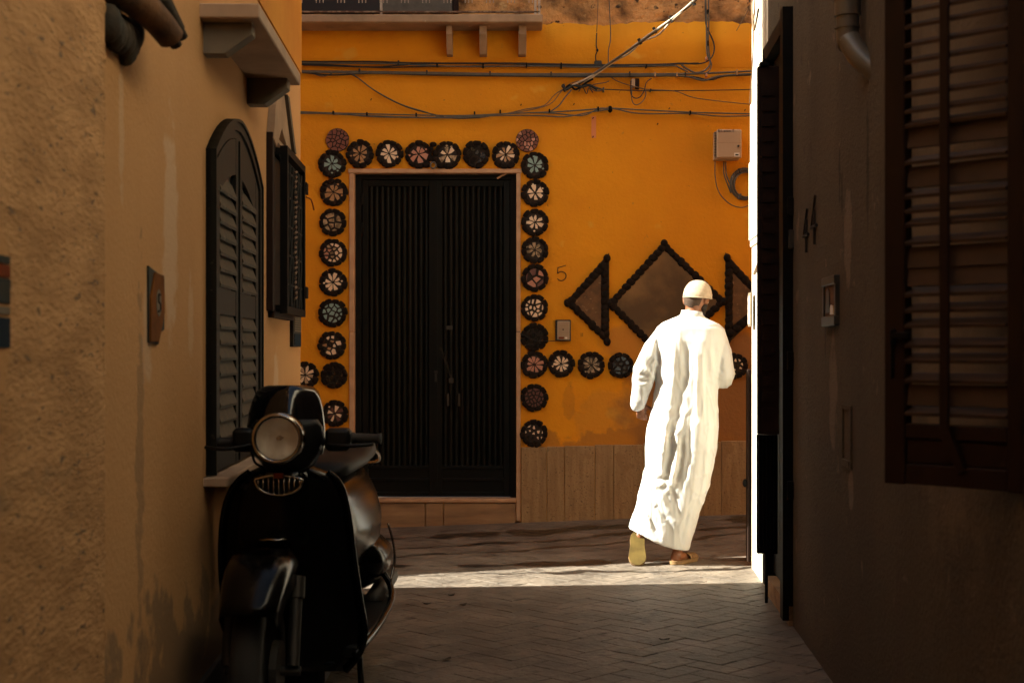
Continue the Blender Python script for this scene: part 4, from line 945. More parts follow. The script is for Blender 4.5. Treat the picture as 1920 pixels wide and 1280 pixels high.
# terracotta water spout cluster
t = thing('clay_spout', 'dark terracotta spout and pipe ends sticking out high on the tan wall', 'spout', tuple(LF(3.8, .0, 2.2)))
def spt(u, n, z): return LF(u, n, z)
mb = MB(LF); mb.tube(smooth_pts([(3.60, .01, 2.275), (3.70, .05, 2.262), (3.79, .085, 2.235), (3.85, .108, 2.205), (3.872, .118, 2.188)], 5), [.046-.0005*i for i in range(18)]+[.034, .026, .012], 12); mb.build('spout', 'pot', t, smooth='all')
for k, (u0, z0, u1, n1, z1) in enumerate(((3.72, 2.33, 3.93, .115, 2.19), (3.80, 2.36, 3.99, .12, 2.225), (3.86, 2.38, 4.0, .11, 2.25))):
    mb = MB(LF); mb.tube([(u0, .02, z0), ((u0+u1)/2, n1*.7, (z0+z1)/2+.02), (u1, n1, z1)], .017, 9); mb.build('pipe_end', 'dark_clay', t, smooth='all')
rg = random.Random(4)
for k in range(9):
    mb = MB(LF); u = 3.60+.03*k+rg.uniform(-.01, .01); mb.loft(uvsphere((u, .012, 2.19-.012*(k % 4)+rg.uniform(-.02, .02)), (.035, .035, .05), 9, 7)); mb.build('clay_lump', 'dark_clay', t, smooth='all')
for k in range(5):
    mb = MB(LF); mb.loft(uvsphere((3.60+.04*k, .03, 2.265+rg.uniform(-.015, .015)), (.04, .035, .03), 9, 7)); mb.build('clay_lump', 'pot', t, smooth='all')
# plaque near the corner
t = thing('corner_plaque', 'narrow grey and blue plaque below the caged window near the corner', 'plaque', tuple(LF(7.75, 0, 1.32)))
mb = MB(LF); mb.box(7.50, 7.86, -.005, .020, zl(650, 7.7), zl(592, 7.7), .003); mb.build('plate', 'ink', t)
mb = MB(LF); mb.box(7.53, 7.83, .020, .023, zl(622, 7.7), zl(595, 7.7)); mb.build('printed_face', 'tilegr2', t)
mb = MB(LF); mb.box(7.53, 7.83, .020, .023, zl(647, 7.7), zl(626, 7.7)); mb.build('printed_face', 'blue', t)
mb = MB(LF)
for i in range(6): mb.box(7.55, 7.81, .0225, .0242, 1.455+.012*i, 1.460+.012*i)
mb.build('print_line', 'ink', t)
mb = MB(LF); mb.tube(smooth_pts([(7.56, .08, 2.16), (7.62, .10, 2.15), (7.66, .11, 2.10)], 3), .004, 5); o = mb.build('red_string', 'red'); tag(o, 'short red string hanging from the cage hinge at the corner', 'string')
# devotional tile on the right wall: generic glazed picture tile
t = thing('devotional_tile', 'framed glazed picture tile on the shaded right wall', 'picture tile', tuple(RF(5.76, 0, 1.44)))
mb = MB(RF)
for q in ((5.60, 5.92, -.005, .022, 1.445, 1.485), (5.60, 5.92, -.005, .022, 1.61, 1.645), (5.60, 5.63, -.005, .018, 1.485, 1.61), (5.89, 5.92, -.005, .018, 1.485, 1.61)): mb.box(*q, .003)
mb.build('tile_frame', 'dimframe', t)
mb = MB(RF); mb.box(5.63, 5.89, -.005, .010, 1.485, 1.61); mb.build('glazed_picture', 'pot', t)
mb = MB(RF); mb.prism([(5.86, 1.50), (5.76, 1.50), (5.77, 1.58), (5.80, 1.60), (5.84, 1.59)], .009, .014); mb.build('picture_patch', 'dimframe', t)
mb = MB(RF); mb.prism([(5.75, 1.49), (5.67, 1.49), (5.68, 1.525), (5.74, 1.53)], .009, .014); mb.build('picture_patch', 'tileye', t)
# small tile on the sunlit corner
t = thing('corner_tile', 'small white tile with orange flowers on the sunlit corner wall', 'tile', tuple(RF(8.66, 0, 1.5)))
mb = MB(RF); mb.box(8.58, 8.72, .018, .030, zl(612, 8.6), zl(548, 8.6), .002); mb.build('plate', 'tilegr2', t)
mb = MB(RF); mb.box(8.6, 8.7, .030, .033, zl(607, 8.6), zl(554, 8.6)); mb.build('face', 'white', t)
mb = MB(RF)
for z in (1.53, 1.57, 1.62, 1.66): mb.box(8.63, 8.67, .033, .0345, z, z+.02)
mb.build('flower', 'pink', t)
# ================================================================== SCOOTER
SY = 4.95
t = thing('scooter', 'black vintage-style scooter with round headlight parked by the arched window', 'scooter', (-.79, 5.3, 0))
def S(x, y, d=0): return P(x, y, SY+d)
sc_ = t
# leg shield: rows of (pixel y, left, right, depth of nose bulge)
rows = [(866, 505, 560, .05), (874, 488, 592, .06), (884, 466, 616, .07), (898, 447, 633, .08), (918, 432, 645, .09), (945, 421, 652, .095), (985, 414, 659, .10), (1030, 412, 664, .10),
        (1080, 413, 671, .095), (1130, 418, 679, .085), (1175, 426, 686, .07), (1205, 436, 684, .06), (1232, 450, 672, .05), (1258, 472, 650, .04)]
rings = []
for y, l, r, bul in rows:
    n = 15; ring = []
    for i in range(n):
        u = -1+2*i/(n-1); x = (l+r)/2+(r-l)/2*u
        d = .14-bul*(1-abs(u)**2.4)-.035*math.exp(-((u+.12)/.42)**4) + .02*abs(u)**6
        ring.append(tuple(S(x, y, d)))
    for i in range(n-1, -1, -1):
        u = -1+2*i/(n-1); x = (l+r)/2+(r-l)/2*u*.985; p = S(x, y, .20+.06*abs(u)); ring.append((p.x, p.y, p.z))
    rings.append(ring)
mb = MB(); mb.loft(rings); shield = mb.build('leg_shield', 'gloss', sc_, smooth='all')
# raised rim along both sides
for s_, m_ in ((1, 'gloss'), (2, 'gloss')):
    mb = MB(); mb.tube(smooth_pts([S(rows[i][s_]+(2 if s_ == 1 else -2), rows[i][0], .145) for i in range(2, len(rows))], 3), .011, 8); mb.build('shield_rim', m_, sc_, smooth='all')
# raised nose panel
nr = [(884, 478, 574), (900, 462, 580), (930, 452, 583), (970, 447, 582), (1010, 446, 580), (1026, 452, 574)]
rings = []
for y, l, r in nr:
    ring = []
    for i in range(11):
        u = -1+2*i/10; ring.append(tuple(S((l+r)/2+(r-l)/2*u, y, .005-.012*(1-u*u)+.03*abs(u)**3)))
    for i in range(10, -1, -1):
        u = -1+2*i/10; ring.append(tuple(S((l+r)/2+(r-l)/2*u, y, .08)))
    rings.append(ring)
mb = MB(); mb.loft(rings); mb.build('nose_panel', 'gloss', sc_, smooth='all')
# grille badge
gy0, gx0, gx1, gyb = 894, 478, 568, 928
def gz(u): return 890+9*abs(u)**1.5 - 0
def gb(u): return 899+29*math.sqrt(max(0, 1-u*u))
NG = 20
outer = [( (gx0+gx1)/2+45*(-1+2*i/NG), gz(-1+2*i/NG)) for i in range(NG+1)]+[((gx0+gx1)/2+45*(1-2*i/NG), gb(1-2*i/NG)) for i in range(1, NG)]
gpts = [S(x, y, -.030) for x, y in outer]; gpts.append(gpts[0])
mb = MB(); mb.tube(gpts, .0055, 6, cap=False); gr_ = mb.build('badge_frame', 'chrome', sc_, smooth='all')
mb = MB(); c = [tuple(S(x, y, -.016)) for x, y in outer]; c2 = [tuple(S(x, y, .03)) for x, y in outer]; mb.loft([c, c2]); mb.build('badge_recess', 'satin', sc_)
for i in range(9):
    u = -.86+1.72*i/8; x = (gx0+gx1)/2+45*u
    if abs(u) < .05: pass
    mb = MB(); mb.tube([S(x, gz(u)+1, -.030), S(x, gb(u)-2, -.028)], .0042, 6); mb.build('badge_bar', 'chrome', gr_, smooth='all')
mb = MB(); c = S(522, 891, -.036); mb.box(c.x-.017, c.x+.017, c.y-.004, c.y+.01, c.z-.010, c.z+.008, .002); mb.build('badge_emblem', 'red', gr_)
mb = MB(); mb.tube([S(486, 1011, -.02), S(500, 1012, -.028), S(525, 1012, -.028), S(538, 1010, -.02)], [.003, .006, .006, .003], 8); mb.build('lid_handle', 'chrome', sc_, smooth='all')
# headlight
HC = S(520, 822, -.14)
def ringy(c, r, dy, n=28, sx=1): return [(c.x+r*math.cos(2*PI*i/n)*sx, c.y+dy, c.z+r*math.sin(2*PI*i/n)) for i in range(n)]
mb = MB(); mb.loft([ringy(HC, .079, .0), ringy(HC, .086, .02), ringy(HC, .088, .06), ringy(HC, .075, .12), ringy(HC, .045, .17), ringy(HC, .001, .175)], cap=False); hl = mb.build('headlight', 'gloss', sc_, smooth='all')
mb = MB(); k = 36
mb.loft([ringy(HC, .0865, .018, k), ringy(HC, .0885, .002, k), ringy(HC, .083, -.010, k), ringy(HC, .074, -.010, k), ringy(HC, .0715, .004, k)], cap=False); mb.build('chrome_rim', 'chrome', hl, smooth='all')
mb = MB(); mb.loft([ringy(HC, .0712, -.004), ringy(HC, .066, .03), ringy(HC, .05, .055), ringy(HC, .02, .068), ringy(HC, .002, .07)], cap=False); mb.build('reflector', 'bowl', hl, smooth='all')
mb = MB(); mb.loft([ringy(HC, .0002, -.026), ringy(HC, .03, -.0225), ringy(HC, .05, -.016), ringy(HC, .064, -.008), ringy(HC, .0712, -.001), ringy(HC, .070, .002), ringy(HC, .05, -.011), ringy(HC, .03, -.018), ringy(HC, .0002, -.021)], cap=False); mb.build('lens', 'lens', hl, smooth='all')
mb = MB(); mb.tube([HC+Vector((0, .06, 0)), HC+Vector((0, .02, 0))], [.009, .007], 10); mb.loft(uvsphere(HC+Vector((0, .02, 0)), (.008, .008, .008), 10, 6)); mb.build('bulb', 'ivory', hl, smooth='all')
# windscreen
rows_w = [(852, 470, 604), (830, 464, 610), (800, 463, 609), (770, 467, 606), (748, 474, 602), (733, 481, 597), (725, 492, 588), (722, 506, 574)]
ra, rb = [], []
NW = 14
V1, V2 = [], []
for j, (y, l, r) in enumerate(rows_w):
    for i in range(NW+1):
        u = -1+2*i/NW; x = (l+r)/2+(r-l)/2*u; d = .02+.10*u*u+.012*j
        V1.append(tuple(S(x, y, d))); V2.append(tuple(S(x, y, d+.006)))
k = NW+1; nr_ = len(rows_w); q = len(V1)
fcs = [(j*k+i, j*k+i+1, (j+1)*k+i+1, (j+1)*k+i) for j in range(nr_-1) for i in range(NW)]; fcs += [tuple(a+q for a in f) for f in fcs]
fcs += [((nr_-1)*k+i, (nr_-1)*k+i+1, q+(nr_-1)*k+i+1, q+(nr_-1)*k+i) for i in range(NW)]+[(j*k, (j+1)*k, q+(j+1)*k, q+j*k) for j in range(nr_-1)]+[(j*k+NW, (j+1)*k+NW, q+(j+1)*k+NW, q+j*k+NW) for j in range(nr_-1)]
mb = MB(); mb.add(V1+V2, fcs); mb.build('windscreen', 'smoke', sc_, smooth='all')
# handlebar, grips, levers, switch blocks
mb = MB(); mb.tube(smooth_pts([S(385, 828, .12), S(450, 828, .10), S(520, 836, .02), S(605, 828, .10), S(700, 822, .12)], 4), .014, 8); mb.build('handlebar', 'satin', sc_, smooth='all')
for a, b in (((373, 829), (438, 829)), ((655, 820), (714, 822))):
    mb = MB(); p0, p1 = S(*a, .12), S(*b, .11); mb.tube([p0+(p1-p0)*f for f in (0, .03, .12, .2, .9, 1)], [.014, .021, .021, .017, .017, .021], 10); mb.build('grip', 'rubber', sc_, smooth='all')
for x0, x1, y0, y1 in ((434, 474, 803, 848), (608, 656, 803, 846)):
    mb = MB(); a, b = S(x0, y1, .05), S(x1, y0, .05); mb.box(a.x, b.x, a.y, a.y+.08, a.z, b.z, .012); mb.build('switch_block', 'satin', sc_, smooth=True, bevel=.004)
for a, b, c in (((470, 834), (420, 842), (385, 838)), ((612, 834), (660, 836), (700, 832))):
    mb = MB(); mb.tube(smooth_pts([S(*a, .02), S(*b, .0), S(*c, .02)], 4), .007, 6); mb.build('brake_lever', 'satin', sc_, smooth='all')
# cowl behind the headlight and neck
mb = MB(); rr = []
for y, l, r in ((786, 480, 596), (800, 468, 606), (825, 464, 608), (850, 472, 600), (868, 490, 585), (890, 498, 575)):
    rr.append([tuple(S((l+r)/2+(r-l)/2*math.cos(2*PI*i/16), y, .10+.07*math.sin(2*PI*i/16))) for i in range(16)])
mb.loft(rr); mb.build('handlebar_cowl', 'satin', sc_, smooth='all')
# cables below the bar
for a, b, c, d in (((600, 845), (585, 872), (560, 884), (550, 900)), ((472, 845), (478, 866), (492, 876), (500, 890))):
    mb = MB(); mb.tube(smooth_pts([S(*a, .06), S(*b, .0), S(*c, .02), S(*d, .08)], 4), .005, 6); mb.build('control_cable', 'satin', sc_, smooth='all')
# front wheel, mudguard, fork
AX = Vector((-.842, 4.72, .285))
def arc3(c, r, a): return Vector((c.x, c.y-r*math.cos(a), c.z+r*math.sin(a)))
def tyre(c, R, w, nm, par, mat_='rubber'):
    mb = MB(); rings = []
    prof = [(-.5, -.20), (-.52, -.08), (-.40, -.02), (-.18, .0), (.18, 0), (.40, -.02), (.52, -.08), (.5, -.20)]
    for i in range(40):
        a = 2*PI*i/40; rings.append([(c.x+w*p, c.y-(R+.35*q)*math.cos(a), c.z+(R+.35*q)*math.sin(a)) for p, q in prof])
    rings.append(rings[0]); mb.loft(rings, cap=False); return mb.build(nm, mat_, par, smooth='all')
wh = thing('front_wheel', '', '', (0, 0, 0)); 
for kk in ('label', 'category'): del wh[kk]
wh.parent = sc_; wh.location = AX-Vector(sc_.location)
tyre(AX, .285, .095, 'tyre', wh)
mb = MB(); mb.tube([AX+Vector((-.045, 0, 0)), AX+Vector((.045, 0, 0))], .205, 28); mb.build('rim', 'satin', wh)
mb = MB()
for g in (-.022, .0, .022):
    pass
mb.tube([AX+Vector((.05, 0, 0)), AX+Vector((.075, 0, 0))], .10, 24); mb.build('brake_disc', 'dullmetal', wh)
# mudguard: curved shell with side skirts
mb = MB(); rings = []
for i in range(17):
    a = math.radians(38+100*i/16); R0 = .395 if i > 3 else .395-.0*(3-i)
    sec = []
    for (px_, dr_) in ((-1, -.10), (-1, -.03), (-.86, -.006), (-.5, .004), (0, .006), (.5, .004), (.86, -.006), (1, -.03), (1, -.10), (.94, -.10), (.93, -.03), (.8, -.016), (0, -.008), (-.8, -.016), (-.93, -.03), (-.94, -.10)):
        p = arc3(AX, R0+dr_*1.1, a); sec.append((p.x+.015+px_*(.088+.020*math.sin(i/16*PI)), p.y, p.z))
    rings.append(sec)
mb.loft(rings); mb.build('mudguard', 'gloss', sc_, smooth='all')
for dx in (.118, -.10):
    mb = MB(); p0 = AX+Vector((dx, .075, .30)); p1 = AX+Vector((dx, -.02, .02)); d = p1-p0
    mb.tube([p0, p0+d*.24, p0+d*.25, p1], [.028, .028, .021, .021], 12); mb.build('fork_leg', 'dullmetal', sc_, smooth=True)
mb = MB(); mb.tube([AX+Vector((-.11, 0, 0)), AX+Vector((.14, 0, 0))], .016, 10); mb.build('axle', 'dullmetal', sc_, smooth=True)
# radiator slats low behind the fork
for k in range(6):
    mb = MB(); a = S(600, 1120+24*k, .10); mb.box(a.x-.02, a.x+.05, a.y, a.y+.03, a.z-.012, a.z, .003); mb.build('vent_slat', 'satin', sc_)
# floorboard
mb = MB(); prof = []
L0 = [(-.98, 5.08), (-.55, 5.06), (-.515, 5.45), (-.505, 6.0), (-.54, 6.12), (-1.0, 6.12), (-1.02, 5.5)]
mb.prism(L0, .255, .30, ax=2); mb.build('floorboard', 'satin', sc_, bevel=.01)
mb = MB(); mb.tube(smooth_pts([(-.556, 5.05, .27), (-.52, 5.4, .285), (-.505, 5.9, .30), (-.52, 6.08, .34), (-.56, 6.12, .40)], 5), .014, 8); mb.build('floorboard_trim', 'gloss', sc_, smooth='all')
# rear body: rings along the length
cxs = -.752
body = [(5.42, .105, .60, .78), (5.50, .14, .52, .83), (5.62, .165, .46, .855), (5.78, .19, .42, .86), (5.95, .208, .40, .86), (6.12, .210, .41, .855), (6.28, .19, .46, .85), (6.42, .15, .54, .85), (6.5, .08, .62, .80)]
rings = []
for Y, hw, z0, z1 in body:
    hw *= .91
    ring = []
    for i in range(20):
        a = 2*PI*i/20; ca, sa = math.cos(a), math.sin(a); e = .75
        ring.append((cxs+hw*math.copysign(abs(ca)**e, ca)*(1-.22*max(0, sa)), Y, (z0+z1)/2+(z1-z0)/2*math.copysign(abs(sa)**.9, sa)))
    rings.append(ring)
mb = MB(); mb.loft(rings); mb.build('rear_body', 'gloss', sc_, smooth='all')
seat = [(5.36, .09, .865, .905), (5.44, .125, .86, .925), (5.6, .145, .865, .94), (5.8, .155, .868, .935), (5.95, .155, .87, .955), (6.2, .15, .87, .965), (6.38, .12, .87, .955), (6.46, .07, .88, .93)]
rings = [[(cxs+.01+hw*math.copysign(abs(math.cos(a))**.6, math.cos(a)), Y, (z0+z1)/2+(z1-z0)/2*math.copysign(abs(math.sin(a))**.6, math.sin(a))) for a in [2*PI*i/20 for i in range(20)]] for Y, hw, z0, z1 in seat]
mb = MB(); mb.loft(rings); mb.build('seat', 'seat', sc_, smooth='all')
mb = MB(); mb.tube(smooth_pts([(-.63, 6.05, .885), (-.615, 6.18, .915), (-.60, 6.38, .885), (-.615, 6.52, .84), (-.70, 6.58, .825), (-.80, 6.58, .83), (-.89, 6.5, .86), (-.90, 6.2, .90)], 5), .007, 8); mb.build('grab_rail', 'chrome', sc_, smooth='all')
# lower side cover, chrome line added as its edge highlight, exhaust, rear wheel, stand
rings = []
for Y, hw, z0, z1 in ((5.85, .19, .40, .56), (5.95, .222, .33, .60), (6.15, .232, .30, .60), (6.35, .222, .32, .57), (6.5, .18, .38, .52)):
    rings.append([(cxs+hw*math.cos(a), Y, (z0+z1)/2+(z1-z0)/2*math.sin(a)) for a in [2*PI*i/18 for i in range(18)]])
mb = MB(); mb.loft(rings); mb.build('engine_cover', 'gloss', sc_, smooth='all')
mb = MB(); mb.tube(smooth_pts([(-.52, 5.97, .62), (-.502, 6.02, .53), (-.500, 6.05, .45), (-.515, 6.02, .37)], 4), .0055, 6); mb.build('cover_highlight', 'chrome', sc_, smooth='all')
rw = thing('rear_wheel', '', '', (0, 0, 0))
for kk in ('label', 'category'): del rw[kk]
rw.parent = sc_; RA = Vector((-.77, 6.22, .275)); rw.location = RA-Vector(sc_.location)
tyre(RA, .275, .11, 'tyre', rw)
mb = MB(); mb.tube([RA+Vector((-.05, 0, 0)), RA+Vector((.05, 0, 0))], .195, 24); mb.build('rim', 'satin', rw)
mb = MB(); mb.tube([(-.60, 5.55, .25), (-.585, 5.48, .12), (-.57, 5.44, .0)], .012, 8); mb.tube([(-.90, 5.55, .25), (-.93, 5.44, .0)], .012, 8); mb.tube([(-.93, 5.44, .012), (-.57, 5.44, .012)], .012, 8); mb.build('centre_stand', 'satin', sc_, smooth='all')
mb = MB(); mb.box(-.85, -.68, 5.15, 5.9, .12, .27, .02); mb.build('underframe', 'satin', sc_)
mb = MB(); mb.tube([(-.58, 5.95, .30), (-.56, 6.5, .32)], .04, 12); mb.build('exhaust', 'dullmetal', sc_, smooth='all')
# ================================================================== THE MAN
MY = 8.95
def MP(x, y, d=0): return P(x, y, MY)+Vector((0, d, 0))
man = thing('person', 'man in long white robe and cream skullcap walking away, head bent', 'person', tuple(MP(1255, 1057)))
def cone(mb, p, q, r0, r1, n=14):      # tapered capsule
    p, q = Vector(p), Vector(q); d = (q-p).normalized(); pts, rs = [], []
    for a in (85, 60, 35, 12): pts.append(p-d*(r0*math.sin(math.radians(a)))); rs.append(r0*math.cos(math.radians(a)))
    for a in (12, 35, 60, 85): pts.append(q+d*(r1*math.sin(math.radians(a)))); rs.append(r1*math.cos(math.radians(a)))
    mb.tube(pts, rs, n)
def chain(mb, pr, n=14):
    for (p, r0), (q, r1) in zip(pr[:-1], pr[1:]): cone(mb, p, q, r0, r1, n)
def ell(mb, c, r, R=None, nu=20, nv=14):
    rings = uvsphere((0, 0, 0), r, nu, nv)
    R = R or Matrix.Identity(3)
    mb.loft([[tuple(Vector(c)+R @ Vector(p)) for p in rg_] for rg_ in rings])
def remeshed(mb, name, m_, parent, vox, iters, post=None):
    o = mb.build(name, m_, None)
    o.location = o.location
    r = o.modifiers.new('r', 'REMESH'); r.mode = 'VOXEL'; r.voxel_size = vox; r.use_smooth_shade = True
    s = o.modifiers.new('s', 'SMOOTH'); s.iterations = iters; s.factor = .5
    dg = bpy.context.evaluated_depsgraph_get(); dg.update()
    me = bpy.data.meshes.new_from_object(o.evaluated_get(dg)); off = Vector(o.location)
    w = world_loc(parent); co = np.empty(len(me.vertices)*3); me.vertices.foreach_get('co', co); co = co.reshape(-1, 3)+np.array(off)
    if post:
        no = np.empty(len(me.vertices)*3); me.vertices.foreach_get('normal', no); no = no.reshape(-1, 3)
        co = post(co, no)
    co -= np.array(w); me.vertices.foreach_set('co', co.ravel()); me.update()
    for p in me.polygons: p.use_smooth = True
    me.materials.clear(); me.materials.append(M[m_]); old = o.data; o.modifiers.clear(); o.data = me; bpy.data.meshes.remove(old); me.name = name
    o.location = (0, 0, 0); o.parent = parent
    return o
# ---- body: one continuous surface
HC_ = MP(1306, 558, .01); HR = Matrix.Rotation(math.radians(-38), 3, 'Z') @ Matrix.Rotation(math.radians(-22), 3, 'X')   # turned to the right, looking down
hp = lambda x, y, z: HC_+HR @ Vector((x, y, z))
mb = MB()
ell(mb, HC_, (.074, .093, .098), HR); ell(mb, hp(0, .035, -.055), (.052, .058, .062), HR)
ell(mb, hp(0, .10, -.018), (.013, .022, .026), HR, 10, 8); ell(mb, hp(0, .085, .02), (.05, .018, .012), HR, 12, 8); ell(mb, hp(0, .088, -.058), (.026, .014, .010), HR, 10, 8)
for s_ in (-1, 1):
    ell(mb, hp(s_*.078, -.002, -.014), (.010, .021, .034), HR, 10, 8); ell(mb, hp(s_*.083, -.010, -.006), (.008, .011, .024), HR, 10, 8)
chain(mb, [(MP(1299, 612, 0), .062), (MP(1299, 590, -.005), .055), (MP(1303, 566, 0), .056)])
chain(mb, [(MP(1298, 640), .095), (MP(1292, 700), .11), (MP(1290, 770), .12), (MP(1286, 800), .12)])
chain(mb, [(MP(1264, 630), .055), (MP(1326, 632), .055)])
chain(mb, [(MP(1242, 632), .05), (MP(1206, 704, -.02), .04), (MP(1204, 750, .02), .027)])
chain(mb, [(MP(1345, 634), .042), (MP(1356, 704, -.005), .036), (MP(1345, 694, .22), .027)])
chain(mb, [(MP(1300, 800), .085), (MP(1296, 910, .06), .055), (MP(1285, 960, .04), .052), (MP(1271, 1030, .015), .033)])
chain(mb, [(MP(1268, 800), .085), (MP(1250, 905, .08), .055), (MP(1228, 950, .05), .050), (MP(1203, 996, .02), .032)])
# right foot, flat, pointing away to the right
A = MP(1266, 1047, 0); B = MP(1302, 1047, .16)
chain(mb, [(MP(1268, 1040, .0), .033), (A, .032)]); chain(mb, [(MP(1270, 1040, .0), .032), (MP(1282, 1046, .07), .032), (MP(1298, 1050, .14), .026)])
# left foot, heel raised, sole to the back
chain(mb, [(MP(1203, 996, .02), .032), (MP(1200, 1004, .0), .032)]); chain(mb, [(MP(1201, 1002, .01), .034), (MP(1196, 1030, -.01), .038), (MP(1193, 1050, -.045), .034)])
# hands
def hand(mb, wrist, down, side, fwd, s=1.0):
    palm = wrist+down*.05*s; R = Matrix((side, fwd, -down)).transposed()
    ell(mb, palm, (.040*s, .017*s, .050*s), R, 14, 10); cone(mb, wrist, palm, .024*s, .026*s, 10)
    for k, (ox, l, b_) in enumerate(((-.030, .068, 1.05), (-.010, .078, 1.2), (.010, .074, 1.3), (.029, .060, 1.4))):
        p = palm+side*ox*s+down*.040*s; a = .35; q = p
        for f, seg_ in enumerate((.45, .32, .23)):
            dvec = (down*math.cos(a)+fwd*math.sin(a)); q2 = q+dvec*l*seg_*s; cone(mb, q, q2, (.0098-.001*f)*s, (.0090-.001*f)*s, 8); q = q2; a += b_*.62
    p = palm-side*.030*s-down*.015*s; q = p
    for dvec, l in ((-side*.75+down*.5+fwd*.4, .036), (-side*.25+down*.85+fwd*.45, .030)):
        q2 = q+dvec.normalized()*l*s; cone(mb, q, q2, .0115*s, .010*s, 8); q = q2
hand(mb, MP(1204, 751, .02), Vector((0, .15, -.99)).normalized(), Vector((-.94, .30, .05)).normalized(), Vector((.30, .93, .14)).normalized(), .95)
hand(mb, MP(1345, 693, .24), Vector((-.35, .9, .1)).normalized(), Vector((0, -.1, -.99)).normalized(), Vector((-.9, -.35, .05)).normalized(), .95)
body_o = remeshed(mb, 'body', 'skin', man, .0052, 3)
# ---- robe
rows = [(583, 1279, 584, 1316, .060, .0), (588, 1277, 590, 1318, .064, .0), (592, 1273, 595, 1322, .070, 0), (597, 1260, 600, 1332, .085, 0), (604, 1243, 607, 1348, .10, 0), (614, 1231, 617, 1359, .115, 0), (640, 1227, 642, 1361, .130, 0),
        (680, 1228, 680, 1352, .135, 0), (720, 1229, 720, 1346, .130, 0), (760, 1223, 760, 1346, .135, 0), (800, 1214, 800, 1347, .145, 0), (840, 1210, 838, 1345, .150, .01),
        (876, 1211, 874, 1338, .155, .02), (905, 1203, 912, 1330, .155, .03), (945, 1195, 948, 1318, .155, .04), (972, 1186, 988, 1307, .15, .05), (990, 1180, 1033, 1293, .145, .05)]
mb = MB(); rings = []
for yl, xl, yr, xr, dh, dc in rows:
    ring = []
    for i in range(40):
        a = 2*PI*i/40; ca, sa = math.cos(a), math.sin(a); e = .86
        u = math.copysign(abs(ca)**e, ca); x = (xl+xr)/2+(xr-xl)/2*u; y = (yl+yr)/2+(yr-yl)/2*u
        if yl > 960: y += (yl-960)/30*5*(1-u*u)
        ring.append(tuple(MP(x, y, dc+dh*math.copysign(abs(sa)**e, sa))))
    rings.append(ring)
mb.loft(rings)
chain(mb, [(MP(1246, 628), .066), (MP(1226, 655, -.01), .070), (MP(1208, 695, -.02), .074), (MP(1205, 715, -.015), .068), (MP(1199, 748, .01), .050)], 18)
cone(mb, MP(1200, 740, .01), MP(1197, 757, .02), .050, .048, 18)
chain(mb, [(MP(1342, 628), .066), (MP(1352, 660, -.0), .068), (MP(1357, 700, -.01), .068), (MP(1355, 708, .02), .070)], 18); chain(mb, [(MP(1355, 706, .02), .070), (MP(1345, 692, .20), .052)], 18)
